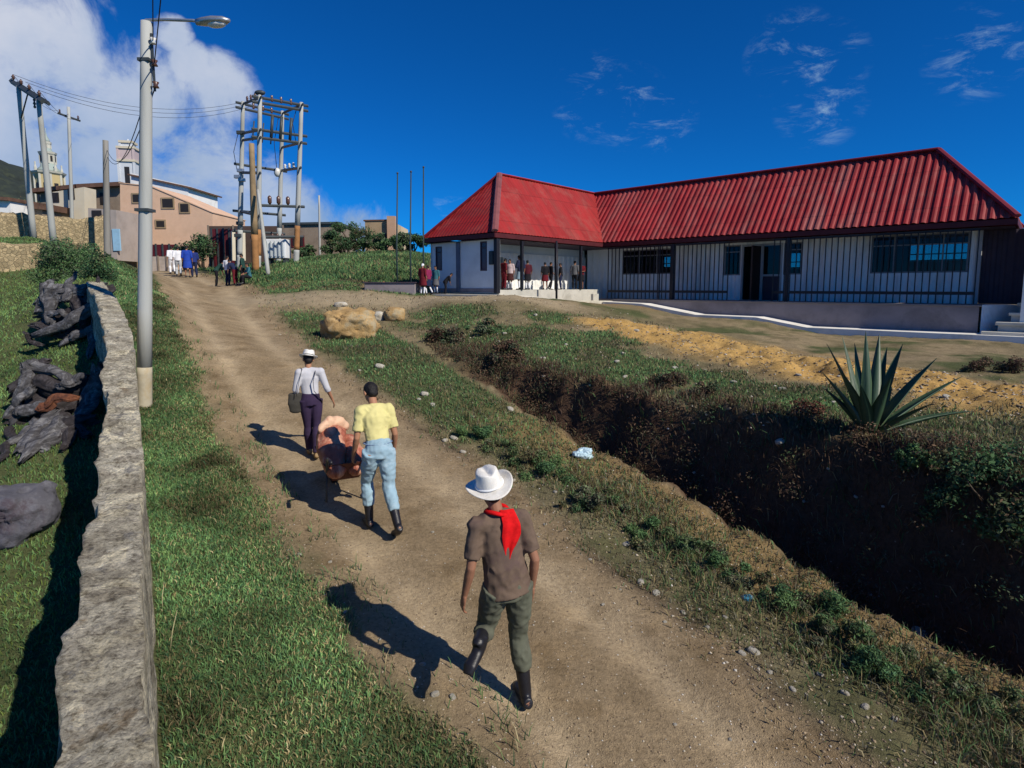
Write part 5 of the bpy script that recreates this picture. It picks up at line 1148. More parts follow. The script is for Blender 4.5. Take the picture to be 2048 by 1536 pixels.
small(1008, 581, 23.83, 62, REACH, -50, 'pupil in maroon tracksuit at the gallery corner post', MARO, MARO, z=zl)
small(1020, 582, 24.1, 60, STAND, 160, 'pupil in pale blouse and brown skirt just right of the gallery corner post', col('pale_pink_cloth', (.50, .40, .41)), col('brown_skirt', (.06, .02, .02)), z=zl, skirt=True, socks=WHITE_)
small(1041, 582, 24.6, 68, REACH, 40, 'tall pupil in navy jersey and white socks on the gallery', NAVY, col('pale_blue_skirt', (.25, .34, .42)), z=zl, skirt=True, socks=WHITE_)
small(1055, 581, 24.9, 58, STAND, 20, 'pupil in dark wine jersey behind the tall navy one', col('dark_wine', (.07, .012, .02)), BLK, z=zl, skirt=True, socks=WHITE_)
small(1090, 580, 25.8, 54, STAND, 10, 'pupil with black jersey and white collar and belt, left of the slim post', BLK, MARO, z=zl, skirt=True)
small(1101, 581, 26.0, 54, WALK, -60, 'pupil in black next to the one with the white belt', BLK, BLK, z=zl)
small(1121, 578, 26.5, 52, STAND, 80, 'pupil in black half hidden by the slim post', BLK, NAVY, z=zl)
small(1149, 584, 27.4, 56, STAND, -20, 'pupil in dark grey by the shaded inner corner, left of two', GREYT, BLK, z=zl)
small(1162, 585, 27.8, 54, REACH, 160, 'pupil in dark maroon at the shaded inner corner, right of two', MARO, BLK, z=zl, skirt=True)
lp = at(1113, 608, 23.6); lt2 = at(1113, 482, 23.6)
tag(MB().tube([lp, lt2], .045, 8).build('slim_post', M_STEEL, None, True), 'slim dark post standing in front of the sunlit gallery', 'post')
# ================================================================== PLANTS AND STONES
M_LEAF = attr_mat('leaf_and_blade', 'Col', .75, .25, 14, .25, 0, .22)
def tri_mesh(name, V, T, Cc, m=M_LEAF, parent=None): return np_mesh(name, V, T, m, parent, {'Col': Cc}, False, 3)
GREEN = np.array([.098, .195, .070]); BRIGHT = np.array([.165, .265, .092]); DEEP = np.array([.055, .122, .055]); DRY = np.array([.29, .235, .115]); STRAW = np.array([.40, .34, .19]); BROWN = np.array([.145, .090, .052]); GREY = np.array([.17, .165, .115])
def blades(name, X, Y, h, w, base, tipmul, label, kind='stuff', lean=.5, z=None):
    n = len(X); Z = ground_z(X, Y) if z is None else z
    a = rng.uniform(0, 2 * np.pi, n); b = rng.uniform(0, 2 * np.pi, n); ln = rng.uniform(.1, lean, n) * h
    dx, dy = np.cos(a) * w / 2, np.sin(a) * w / 2; lx, ly = np.cos(b) * ln, np.sin(b) * ln
    P = np.stack([X, Y, Z - .012], 1)
    s = np.stack([dx, dy, np.zeros(n)], 1); mid = np.stack([lx * .35, ly * .35, h * .55], 1); tip = np.stack([lx, ly, h * (1 - .3 * ln / h)], 1)
    V = np.stack([P - s, P + s, P + mid - s * .75, P + mid + s * .75, P + tip], 1).reshape(-1, 3)
    i = np.arange(n)[:, None] * 5; T = np.concatenate([i + np.array([0, 1, 3]), i + np.array([0, 3, 2]), i + np.array([2, 3, 4])])
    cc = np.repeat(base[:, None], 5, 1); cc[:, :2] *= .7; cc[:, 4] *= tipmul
    return tag(tri_mesh(name, V, T, np.clip(cc.reshape(-1, 3), 0, 1)), label, kind=kind)
def pick(n, *cols_w):
    cols_ = np.array([c for c, _ in cols_w]); p = np.array([w for _, w in cols_w], float); p /= p.sum()
    return cols_[rng.choice(len(cols_), n, p=p)] * rng.uniform(.75, 1.25, (n, 1))
def scatter(n, y0, y1, xf, pw=1.0):
    """n points between distances y0,y1 whose spacing grows with distance; xf(Y)-> (xmin,xmax)"""
    u = rng.uniform(0, 1, n); Y = (y0 + 1) * ((y1 + 1) / (y0 + 1)) ** u - 1 if pw == 1 else y0 + (y1 - y0) * u
    a, b = xf(Y); return a + (b - a) * rng.uniform(0, 1, n), Y
# --- short turf between the wall and the track
X, Y = scatter(150000, 1.9, 20, lambda Y: (XW(Y) + .03, XL(Y) + .55))
keep = rng.uniform(0, 1, len(X)) < grass_w(X, Y) * np.clip(1.15 - np.exp(-(XL(Y) - X + .4) / .35), .04, 1); X, Y = X[keep], Y[keep]
patch = fbm(X * 1.3, Y * 1.3, 0, 4, 51); ed = np.clip((X - XL(Y) + .9) / 1.2, 0, 1)
colr = pick(len(X), (GREEN, 5), (BRIGHT, 2), (DEEP, 3)); dry = (rng.uniform(0, 1, len(X)) < .10 + .55 * ed + np.clip(-patch * 2.2, 0, .5) + .35 * sstep(.06, .2, fbm(X * .8 + 40, Y * .8, 0, 3, 91))); colr[dry] = pick(int(dry.sum()), (DRY, 3), (STRAW, 1), (BRIGHT, 2))
colr *= (1 + np.clip(patch, -.25, .25) * 3.0)[:, None]
hh = (rng.uniform(.022, .060, len(X)) + .055 * np.clip(-patch, 0, .4)) * (1 + Y * .03); ww = rng.uniform(.004, .008, len(X)) * (1 + Y * .16)
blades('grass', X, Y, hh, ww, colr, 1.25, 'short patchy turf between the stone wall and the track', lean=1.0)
X, Y = scatter(9000, 1.9, 16, lambda Y: (XW(Y) + .03, XL(Y) + .5)); k = rng.uniform(0, 1, len(X)) < sstep(.02, .16, fbm(X * 2.6, Y * 2.6, 0, 3, 95)) * .9 + .08; X, Y = X[k], Y[k]
blades('grass', X, Y, rng.uniform(.06, .15, len(X)), rng.uniform(.004, .008, len(X)) * (1 + Y * .12), pick(len(X), (GREEN, 4), (DEEP, 2), (STRAW, 1.6), (BRIGHT, 2)), 1.2, 'taller tufts and dry stalks standing out of the turf by the track', lean=1.0)
# --- lawn left of the wall
X, Y = scatter(110000, 1.6, 30, lambda Y: (-1.05 * Y - 2.5, XW(Y) - .40 + np.where(Y > 13.4, .8, 0)))
patch = fbm(X * .9, Y * .9, 0, 4, 57); colr = pick(len(X), (GREEN, 4), (BRIGHT, 4), (np.array([.16, .22, .05]), 2)) * (1 + np.clip(patch, -.25, .25) * 1.6)[:, None]
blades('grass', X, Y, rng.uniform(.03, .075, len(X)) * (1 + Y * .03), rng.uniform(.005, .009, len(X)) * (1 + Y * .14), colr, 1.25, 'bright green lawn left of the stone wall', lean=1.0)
# --- verge and yard turf right of the track
X, Y = scatter(170000, 2.4, 36, lambda Y: (XR(Y) - .25, np.where(Y < 20, XG(Y) + np.interp(Y, [3, 10, 20], [5, 8, 10]), -3 + 0 * Y)))
g = grass_w(X, Y); ow = orange_w(X, Y); d = (X - XG(Y)) * .8; wbb = np.interp(Y, [5, 7, 9, 11.4, 13, 16], [1.75, 1.6, 1.3, 1.0, .9, .0])
cutm = (d > -.05) & (d < wbb) & (Y < 13.2); rp = rng.uniform(0, 1, len(X))
path_y = np.abs(Y - 21.6 + (X + 4) * .1) < 1.1
inb = ((X - B_O.x) * D1.x + (Y - B_O.y) * D1.y > -4.4) & ((X - B_O.x) * D2.x + (Y - B_O.y) * D2.y > -.9) & ((X - B_O.x) * D2.x + (Y - B_O.y) * D2.y > np.where((X - B_O.x) * D1.x + (Y - B_O.y) * D1.y > .2, 6.0, -1.6))
keep = (rp < g * .9 + .10 * (1 - ow) * (Y > 3)) & ~cutm & ~inb & ~(path_y & (rp > .03)); X, Y, g = X[keep], Y[keep], g[keep]
patch = fbm(X * 1.1, Y * 1.1, 0, 4, 61); n = len(X); colr = pick(n, (GREEN, 4), (BRIGHT, 2.5), (DEEP, 2), (DRY, .8)); dryp = (rng.uniform(0, 1, n) > g * 1.0 + .22) | ((patch < -.06) & (rng.uniform(0, 1, n) < .6)) | ((Y < 8.5) & (rng.uniform(0, 1, n) < .55))
colr[dryp] = pick(int(dryp.sum()), (DRY, 3), (GREY, 3), (STRAW, 1), (BROWN, 1.6)); colr *= (1 + np.clip(patch, -.25, .25) * 1.5)[:, None]
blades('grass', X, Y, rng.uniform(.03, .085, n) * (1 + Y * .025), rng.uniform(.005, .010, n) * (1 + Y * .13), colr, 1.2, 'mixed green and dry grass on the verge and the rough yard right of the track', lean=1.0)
# --- turf on the rise round the transformer frame
X, Y = scatter(26000, 25, 46, lambda Y: (XR(Y) + .8, -1.5 - .1 * Y)); k = (Y > 26.8 + fbm(X * .7, Y * .7, 0, 3, 5) * 4)
X, Y = X[k], Y[k]; patch = fbm(X * .5, Y * .5, 0, 4, 67); colr = pick(len(X), (GREEN, 4), (BRIGHT, 2), (DEEP, 2), (DRY, 1)) * (1 + np.clip(patch, -.25, .25) * 1.8)[:, None]
blades('grass', X, Y, rng.uniform(.08, .28, len(X)), rng.uniform(.03, .07, len(X)), colr, 1.2, 'rough green grass on the rise below the transformer frame', lean=.8)
# --- leaf clumps
def leaf_cloud(C, rad, n, size, cols_, flat=.5, seed=0):
    """n small leaves spread through clumps C (k,3) of radius rad (k,)"""
    k = len(C); w = rad ** 2; ci = rng.choice(k, n, p=w / w.sum())
    d = rng.normal(size=(n, 3)); d /= np.linalg.norm(d, axis=1)[:, None]; rr = rad[ci] * rng.uniform(.3, 1.0, n) ** .6 * np.where(rng.uniform(0, 1, n) < .25, rng.uniform(1, 1.55, n), 1)
    P = C[ci] + d * rr[:, None] * np.array([1, 1, .8]); 
    nrm = d * .7 + rng.normal(size=(n, 3)) * .7; nrm[:, 2] += .35; nrm /= np.linalg.norm(nrm, axis=1)[:, None]
    t = np.cross(nrm, rng.normal(size=(n, 3))); t /= np.linalg.norm(t, axis=1)[:, None]; b = np.cross(nrm, t)
    s = size * rng.uniform(.6, 1.4, n)[:, None]
    V = np.stack([P - t * s, P + b * s * flat, P + t * s, P - b * s * flat], 1).reshape(-1, 3)
    i = np.arange(n)[:, None] * 4; T = np.concatenate([i + np.array([0, 1, 2]), i + np.array([0, 2, 3])])
    cl = pick(k, *cols_) if isinstance(cols_, list) else None
    if cl is not None: cols_ = (cl[ci] * .45 + pick(n, *cols_) * .55) * rng.uniform(.75, 1.25, (n, 1))
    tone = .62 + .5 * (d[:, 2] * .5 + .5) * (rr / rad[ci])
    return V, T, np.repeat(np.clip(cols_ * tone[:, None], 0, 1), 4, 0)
def bush(name, pos, size, n, leaf, palette, label, cat='shrub', group=None, clumps=14, stems=5, crown='foliage', trunk=0, low=.0):
    sx, sy, sz = size; r = empty(name, pos, 0, label, cat, group); flat = .3 if name == 'verge_shrub' else .5
    c = rng.normal(size=(clumps, 3)); c /= np.linalg.norm(c, axis=1)[:, None]; c *= rng.uniform(.2, .85, clumps)[:, None] ** .6
    c[:, 2] = np.abs(c[:, 2]) if not trunk else c[:, 2]; zc = (trunk + sz * .5 if trunk else low)
    C = c * np.array([sx / 2, sy / 2, sz * (.5 if trunk else .85)]) + np.array([0, 0, zc]); rad = rng.uniform(.16, .34, clumps) * min(sx, sz) * .9
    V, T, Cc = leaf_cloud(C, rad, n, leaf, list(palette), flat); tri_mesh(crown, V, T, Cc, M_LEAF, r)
    mb = MB()
    for i in range(stems):
        e = C[i % clumps]; b = Vector((rng.normal() * sx * .04, rng.normal() * sy * .04, -.1)); e = Vector(e)
        m_ = (b + e) * .5 + Vector((rng.normal() * sx * .05, rng.normal() * sy * .05, 0)); q = max(.006, sz * .012) * (3.2 if trunk else 1)
        mb.tube([b, m_, e], [q * 1.3, q, q * .4], 6)
    mb.build('trunk' if trunk else 'stem', M_TWIG, r, True); return r
M_TWIG = mat('grey_brown_bark', (.10, .075, .055), .9, .35, 9, None, .4, 40)
PG = [(GREEN, 4), (BRIGHT, 1.5), (DEEP, 3)]; PD = [(DEEP, 4), (GREEN, 2), (BROWN, 1)]; PM = [(GREEN, 3), (DEEP, 2), (BROWN, 1.3), (GREY, 1.3)]; PB = [(BROWN, 3), (GREY * .7, 2), (DEEP, 2), (np.array([.105, .055, .040]), 4)]
PV = [(GREEN, 3), (DEEP, 1.5), (BROWN, 2), (GREY, 2), (np.array([.14, .15, .06]), 3)]
# shrubs in a row along the near edge of the gully
ROWP = [(955, 850, .5), (1000, 872, .45), (1050, 905, .5), (1100, 932, .55), (1165, 985, .55), (1215, 1000, .5), (1290, 1045, .45), (1335, 1068, .5), (1400, 1095, .55), (1450, 1125, .5), (1510, 1150, .55), (1565, 1185, .5), (1625, 1205, .45), (1680, 1262, .5), (1735, 1290, .5), (1800, 1330, .45), (1870, 1362, .55), (1960, 1390, .5)]
for i, (px, py, s) in enumerate(ROWP):
    p = on_ground(px, py + 22); p.z = gz(p.x, p.y) - .02; s *= random.uniform(1.0, 1.5) * (.9 if i % 3 else 1.1)
    bush('verge_shrub', p, (s * 1.35, s * .9, s * .52), 3600, .012 + .0010 * p.y, PV if i % 3 else PG, 'small scrubby shrub in the row along the near edge of the gully', 'shrub', 'row of shrubs along the gully edge', 9, 6)
# scrub hanging on the cut face and its upper edge
def scrub():
    n = 250; Y = rng.uniform(3.2, 14.2, n); wb = np.interp(Y, [5, 7, 9, 11.4, 13, 16], [1.75, 1.6, 1.3, 1.0, .9, .9])
    f = rng.uniform(.25, 1.22, n); X = XG(Y) + f * wb / .8 + rng.normal(size=n) * .12; Z = ground_z(X, Y)
    C = np.stack([X, Y, Z + .05], 1); rad = rng.uniform(.10, .26, n)
    return C, rad, f, Y
C, rad, f, Yc = scrub(); N = 42000
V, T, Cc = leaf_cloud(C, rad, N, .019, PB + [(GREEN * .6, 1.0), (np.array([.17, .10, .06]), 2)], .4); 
top = rng.uniform(0, 1, N); 
tag(tri_mesh('bank_scrub', V, T, Cc), 'dark dry scrub clinging to the cut bank of the gully', kind='stuff')
X, Y = scatter(30000, 3, 15, lambda Y: (XG(Y) + .3, XG(Y) + 3.2)); d = (X - XG(Y)) * .8; wbb = np.interp(Y, [5, 7, 9, 11.4, 13, 16], [1.75, 1.6, 1.3, 1.0, .9, .6])
k = (d > wbb * .35) & (d < wbb + .55 + fbm(X * 1.5, Y * 1.5, 0, 3, 5) * 1.2); X, Y = X[k], Y[k]
blades('dry_grass', X, Y, rng.uniform(.06, .24, len(X)), rng.uniform(.006, .013, len(X)) * (1 + Y * .05), pick(len(X), (BROWN, 5), (np.array([.095, .055, .04]), 5), (GREY * .8, 2), (DRY, .5), (GREEN * .7, 2)), 1.1, 'straggling brown dry grass along the top of the cut bank', lean=1.1)
# straggling weeds on the verge between track and gully
X, Y = scatter(60000, 2.4, 11.5, lambda Y: (XR(Y) + .05, XG(Y) + .12)); nz_ = fbm(X * 1.6, Y * 1.6, 0, 4, 71); tt = (X - XR(Y)) / np.maximum(XG(Y) - XR(Y), .3)
k = rng.uniform(0, 1, len(X)) < np.clip(.12 + nz_ * 2.2 + .25 * np.exp(-((tt - .55) / .22) ** 2), .03, 1); X, Y, tt = X[k], Y[k], tt[k]
blades('weeds', X, Y, rng.uniform(.02, .10, len(X)) * (1 + 1.0 * np.exp(-((tt - .55) / .25) ** 2)), rng.uniform(.004, .009, len(X)) * (1 + Y * .08), pick(len(X), (GREY, 3), (np.array([.14, .15, .06]), 4), (GREEN, 3), (BROWN, 2), (DRY, 1.5)), 1.2, 'straggling low weeds on the stony verge', lean=1.1)
# larger bushes on the bank
for px, py, s, sh, pal, lab in ((885, 660, 1.1, .7, PB, 'brown dry bush on the bank end right of the ochre boulders'), (960, 640, 1.3, .55, PM, 'low wide olive bush on the yard right of the boulders'), (1010, 690, 1.0, .5, PB, 'dark brown low bush at the upper lip of the gully, farthest one'), (1330, 745, .9, .45, PB, 'dark dry bush at the lip of the bank below the bare ochre earth'),
        (1400, 770, .8, .42, PB, 'dark dry bush on the bank lip, next to the green patch'), (1610, 815, .55, .5, [(np.array([.12, .045, .03]), 3), (BROWN, 2)], 'reddish brown bush left of the agave'), (1980, 960, 1.0, .8, PD, 'dark green bush at the right edge above the gully'), (1890, 1010, .6, .5, PD, 'dark green bush hanging over the gully below the agave'), (2040, 1050, .8, .7, PD, 'dark green bush lowest at the right edge of the picture'), (1840, 905, .7, .3, PG, 'bright green low plant just right of the agave'), (1990, 720, 1.4, .5, PB, 'brown shrub in the yard at the right edge below the pavement')):
    p = on_ground(px, py + 25, 3.0); p.z = gz(p.x, p.y) - .03
    bush('bank_bush', p, (s, s * .8, sh), int(2600 * s), .022 if p.y < 12 else .032, pal, lab, 'bush', None, 14, 6)
# ------------------------------------------------ agave
ap = on_ground(1742, 893); ap = Vector((4.62, 7.35, 0)); ap.z = gz(ap.x, ap.y)
AG = empty('agave', ap, 0, 'large grey-green agave with long pointed leaves on the edge of the cut bank', 'agave')
def agave_mat():
    m, nt, b = new_mat('agave_leaf'); n1 = noise_out(nt, 3, 5, .6, stretch=(1, 1, .3)); c = ramp(nt, n1, [(.3, (.026, .056, .026)), (.6, (.045, .085, .040)), (.8, (.085, .13, .07))])
    nt.links.new(c, b.inputs['Base Color']); b.inputs['Roughness'].default_value = .5; add_bump(nt, b, noise_out(nt, 40, 3, stretch=(1, 1, .1)), .15); return m
M_AG = agave_mat()
def agave_leaf(az, el, L, W):
    V = []; F = []; n = 12; m = 4; dh = Vector((math.cos(az), math.sin(az), 0)); sd = Vector((-math.sin(az), math.cos(az), 0)); p = dh * .04; e = el
    for i in range(n + 1):
        t = i / n; w = W * (.55 + 1.1 * t - .4 * t * t if t < .4 else (.926) * (1 - ((t - .4) / .6) ** 1.35)) + .002; th = .030 * (1 - t) + .003
        T = dh * math.cos(e) + Vector((0, 0, math.sin(e))); N = (T.cross(sd)).normalized() * -1
        if N.z < 0 and el < 1.3: N = -N
        for side in (0, 1):
            for j in range(m + 1):
                u = j / m * 2 - 1; V.append(p + sd * (u * w) + N * (abs(u) ** 1.6 * w * .50 - (th * (1 - u * u) if side else 0)))
        p = p + T * (L / n); e -= .012 + (.03 if el < .7 else .0) * t
    s = 2 * (m + 1)
    for i in range(n):
        for j in range(m):
            a = i * s + j; F.append((a, a + 1, a + s + 1, a + s)); b = a + m + 1; F.append((b, b + s, b + s + 1, b + 1))
        for a, b in ((i * s, i * s + m + 1), (i * s + m, i * s + 2 * m + 1)): F.append((a, b, b + s, a + s))
    return MB().add(V, F).build('leaf', M_AG, AG, True)
random.seed(3)
for az, el, L in ((158, 70, 1.32), (125, 77, 1.34), (92, 85, 1.36), (55, 80, 1.33), (25, 68, 1.34), (5, 56, 1.30), (-10, 43, 1.28), (-20, 28, 1.12), (-45, 44, .85), (-95, 70, .90), (-140, 62, .85), (190, 66, 1.0), (80, 64, 1.05), (108, 80, 1.2), (40, 74, 1.25), (172, 58, 1.05), (140, 50, .8), (35, 46, .85), (-60, 16, .55)):
    agave_leaf(R(az + random.uniform(-4, 4)), R(el), L * random.uniform(.92, 1.0), .076 + .016 * random.random())
random.seed(9)
# ------------------------------------------------ bush and plants at the far end of the wall, trees
def on(px, py, Y): p = at(px, py, Y); p.z = gz(p.x, p.y) - .05; return p
PS = [(GREEN, 4), (GREY * .9, 2.2), (DEEP, 3), (BRIGHT, 1)]
bush('wall_bush', on(150, 575, 17.0), (1.9, 1.3, 1.45), 6500, .032, PS, 'large tangled green bush at the far end of the stone wall', 'bush', None, 26, 10)
bush('wall_bush', on(205, 560, 16.0), (.9, .8, .95), 2600, .030, PD, 'smaller dark bush against the wall end, right of the big one', 'bush', None, 14, 6)
bush('wall_bush', on(118, 520, 22.5), (1.3, 1.0, 1.6), 3000, .04, PS, 'grey-green bush at the corner of the nearer ruined wall', 'bush', None, 16, 6)
bush('roadside_bush', on(175, 490, 30), (2.2, 1.4, 1.3), 3500, .05, PM, 'olive bush in front of the farther ruined wall', 'bush', None, 18, 6)
TR = [(692, 522, 47, 3.3, 2.2, PD, 'dark green tree between the brown house and the tan house, left one'), (722, 520, 49, 2.6, 1.9, PD, 'dark green tree left of the tan house, right one'), (664, 522, 46, 1.6, 1.3, PM, 'small olive shrub right of the brown house'), (760, 524, 46, 3.0, 1.3, PS, 'pale grey-green shrub below the tan house'), (826, 530, 44, 2.6, 1.2, PD, 'dark tree behind the flagpoles beside the building'), (800, 530, 42, 1.5, 1.2, PS, 'small shrub at the foot of the flagpoles'),
      (372, 512, 44, 2.0, 1.9, PS, 'grey-green tree before the brick house, left one'), (405, 514, 44.5, 2.0, 2.2, PS, 'grey-green tree before the brick house, right one'), (610, 520, 46, 2.0, 1.0, PM, 'low shrub at the foot of the brown house'), (452, 500, 49, 1.4, 1.6, PD, 'dark shrub behind the sheet-metal gate')]
for px, py, Y, w, h, pal, lab in TR: bush('tree', on(px, py, Y), (w, w * .8, h), int(1500 * w), .075, pal, lab, 'tree', None, 18, 5, 'crown', h * .22)
bush('tree', on(20, 432, 62), (9, 5, 4.5), 5000, .16, PD, 'dark tree mass left of the church among the old roofs', 'tree', None, 22, 6, 'crown', .5)
# tall dry stalks in the near turf
for px, py, L, lab in ((325, 1200, .26, 'dry stalk standing in the turf near the wall, upright one'), (340, 1285, .36, 'pale bent dry stalk leaning in the turf near the wall')):
    p = on_ground(px, py + 20); e = Vector((.02 if px < 330 else .07, .02, L)); tag(MB().tube([p, p + e * .5 + Vector((-.01, 0, 0)), p + e], [.004, .0035, .0015], 6).build('dry_stalk', mat('straw_stalk', (.46, .40, .24), .8, .2, 6) if px < 330 else bpy.data.materials['straw_stalk'], None, True), lab, 'plant')
# ------------------------------------------------ dead wood on the lawn
def wood_mat(name, a, b2):
    m, nt, b = new_mat(name); n1 = noise_out(nt, 6, 8, .75, stretch=(1, .35, 1.2), dist=1.2); c = ramp(nt, n1, [(.32, tuple(x * .25 for x in a)), (.5, a), (.68, b2)]); nt.links.new(c, b.inputs['Base Color']); b.inputs['Roughness'].default_value = .85
    add_bump(nt, b, noise_out(nt, 14, 8, .8, stretch=(1, .3, 1)), .9, .04); return m
M_DEAD = wood_mat('silvered_dead_wood', (.075, .072, .078), (.27, .27, .285)); M_ROT = wood_mat('rotten_red_wood', (.14, .045, .02), (.26, .10, .04)); M_DDK = wood_mat('dark_dead_wood', (.026, .020, .022), (.09, .082, .088))
def sit(x, y, Y):
    p = at(x, y, Y)
    if p.z < gz(p.x, p.y) + .02: p = on_ground(x, y, 3.0); p.z += .07
    return p
def dead(name, Yd, px, py, limbs, label):
    """weathered drift-wood: every limb a grooved, splintered, tapering shaft"""
    o = at(px, py, Yd); o.z = gz(o.x, o.y); r = empty(name, o, 0, label, 'dead wood')
    for k, (m, pts, r0, r1) in enumerate(limbs):
        P = [sit(x, y, Yd + dy) - o for x, y, dy in pts]; n = 26; L = 22; V = []; F = []; nr_ = np.random.default_rng(100 + k + int(px))
        cum = np.concatenate([[0], np.cumsum([(b - a).length for a, b in zip(P[:-1], P[1:])])]); tt = np.linspace(0, 1, L)
        C = np.stack([np.interp(tt * cum[-1], cum, [p[i] for p in P]) for i in range(3)], 1)
        C = C + np.stack([fbm(tt * 3.5 + 9 * k, np.full(L, i * 5.0), 0, 3, k) for i in range(3)], 1) * .22 * np.sin(tt * np.pi)[:, None] ** .5
        C[1:-1] = (C[:-2] + C[1:-1] * 2 + C[2:]) / 4
        T = np.gradient(C, axis=0); T /= np.linalg.norm(T, axis=1)[:, None]; ref = np.array([.31, -.8, .5]); S = np.cross(T, ref); S /= np.linalg.norm(S, axis=1)[:, None]; U = np.cross(S, T)
        for i in range(L):
            t = tt[i]; rad = (r0 + (r1 - r0) * t) * (1 + .35 * float(fbm(np.array([t * 4 + k * 3.1]), np.array([2.2 * k]), 0, 2, 5)[0] * 2))
            for j in range(n):
                a = 2 * math.pi * j / n; ca, sa = math.cos(a), math.sin(a)
                g = float(vnoise(np.array([ca * 2.2 + k * 7]), np.array([sa * 2.2]), np.array([t * 1.6]), k)[0]); g2 = float(vnoise(np.array([ca * 6 + k]), np.array([sa * 6]), np.array([t * 2.5]), k + 4)[0])
                q = rad * (.45 + .75 * g + .45 * g2); sp = 0
                if i in (0, L - 1): sp = (nr_.random() - .35) * max(r0, r1) * 2.2 * (1 if i else -1); q *= .55
                V.append(C[i] + S[i] * ca * q * 1.15 + U[i] * sa * q * .8 + T[i] * sp)
        for i in range(L - 1):
            for j in range(n): a, b2 = i * n + j, i * n + (j + 1) % n; F.append((a, b2, b2 + n, a + n))
        F += [tuple(range(n))[::-1], tuple(range((L - 1) * n, L * n))]
        MB().add(V, F).build('trunk' if k == 0 else 'limb', m, r, k % 2 == 0)
    return r
D_, K_, O_ = M_DEAD, M_DDK, M_ROT
dead('dead_tree', 12.6, 140, 690, [(K_, [(88, 640, .3), (130, 645, .2), (180, 612, .3), (206, 585, .5)], .20, .13), (D_, [(84, 612, .2), (118, 588, .3), (160, 580, .4), (200, 574, .6)], .19, .12), (D_, [(74, 668, -.3), (120, 652, -.3), (172, 622, -.2), (207, 606, -.1)], .07, .13),
    (K_, [(70, 650, .0), (105, 662, -.1), (150, 668, -.1)], .07, .12), (D_, [(100, 570, .2), (96, 610, .1), (100, 650, .0)], .13, .07), (D_, [(199, 610, -.1), (190, 660, -.15), (178, 720, -.2)], .09, .05), (D_, [(120, 690, -.3), (155, 672, -.3), (192, 655, -.2)], .05, .07), (K_, [(150, 600, .2), (168, 625, .1), (176, 668, .0)], .10, .06),
    (D_, [(128, 598, .1), (138, 566, .3), (150, 548, .5)], .08, .025), (K_, [(82, 690, -.3), (60, 676, -.3), (48, 664, -.3)], .05, .02), (D_, [(90, 632, .0), (120, 626, .0), (150, 634, .0)], .06, .04), (K_, [(176, 590, .3), (190, 568, .5), (196, 556, .6)], .08, .03)],
    'sprawling grey dead tree trunk with broken limbs, farther of the two on the lawn')
dead('dead_stump', 9.2, 100, 850, [(K_, [(40, 795, .2), (80, 765, .15), (130, 785, .1), (186, 772, .3)], .13, .15), (K_, [(30, 850, .1), (85, 835, .05), (140, 860, .0), (180, 850, .1)], .12, .13), (K_, [(60, 800, .15), (110, 815, .1), (165, 815, .1)], .15, .12), (D_, [(52, 732, .15), (46, 770, .05), (34, 812, .0)], .08, .05),
    (D_, [(58, 730, .2), (95, 738, .2), (140, 762, .1)], .08, .06), (D_, [(196, 738, .1), (182, 790, .0), (160, 850, -.2)], .07, .10), (D_, [(22, 848, -.3), (48, 826, -.3), (84, 812, -.25)], .05, .07), (D_, [(110, 828, -.35), (80, 868, -.4), (44, 912, -.4)], .09, .07), (D_, [(70, 850, -.4), (50, 880, -.4), (20, 895, -.4)], .06, .04),
    (O_, [(84, 818, -.3), (112, 806, -.3), (146, 796, -.25)], .07, .05), (D_, [(12, 832, -.2), (40, 800, -.15), (66, 778, -.1)], .04, .06), (K_, [(110, 890, -.4), (145, 866, -.35), (178, 880, -.3)], .04, .06), (D_, [(116, 772, -.1), (145, 768, -.1), (172, 752, .0)], .05, .05), (K_, [(24, 868, -.3), (10, 900, -.4), (2, 930, -.4)], .06, .03), (D_, [(128, 850, -.3), (92, 888, -.5), (52, 925, -.8)], .11, .06), (K_, [(150, 845, -.2), (140, 880, -.5), (128, 905, -.7)], .09, .04), (K_, [(20, 780, .1), (60, 745, .2), (96, 722, .3)], .05, .05), (D_, [(64, 900, -.6), (96, 905, -.6), (120, 880, -.5)], .04, .07)],
    'gnarled silver-grey dead stump with a rotten red core, nearer of the two on the lawn')
# ------------------------------------------------ boulders and stones
def rock_mesh(size, seed, n=3, rough=.16, sq=.75):
    bm = bmesh.new(); bmesh.ops.create_icosphere(bm, subdivisions=n, radius=1)
    co = np.array([v.co[:] for v in bm.verts]); co = np.sign(co) * np.abs(co) ** sq; d = 1 + fbm(co[:, 0] * 1.3 + seed * 7.1, co[:, 1] * 1.3, co[:, 2] * 1.3, 4, seed) * rough * 3
    q = np.round(d * 6) / 6 * .6 + d * .4
    co = co * q[:, None] * np.array(size) / 2
    for v, c in zip(bm.verts, co): v.co = c
    me = bpy.data.meshes.new('rock'); bm.to_mesh(me); bm.free(); return me
def rock_mat(name, a, b2, c2):
    m, nt, b = new_mat(name); n1 = noise_out(nt, 3, 8, .7); c = ramp(nt, n1, [(.3, tuple(x * .6 for x in a)), (.5, a), (.7, b2)]); f = ramp(nt, noise_out(nt, 1.6, 6, .7), [(.52, (0, 0, 0)), (.62, (1, 1, 1))])
    nt.links.new(mix_rgb(nt, f, c, c2), b.inputs['Base Color']); b.inputs['Roughness'].default_value = .9; add_bump(nt, b, noise_out(nt, 9, 10, .75), .8, .05); return m
M_OCH = rock_mat('ochre_boulder', (.42, .27, .11), (.55, .40, .20), (.38, .31, .19)); M_PALER = rock_mat('pale_stone', (.48, .45, .38), (.62, .60, .54), (.40, .34, .24)); M_GREYR = rock_mat('blue_grey_boulder', (.10, .10, .125), (.19, .195, .225), (.065, .05, .065))
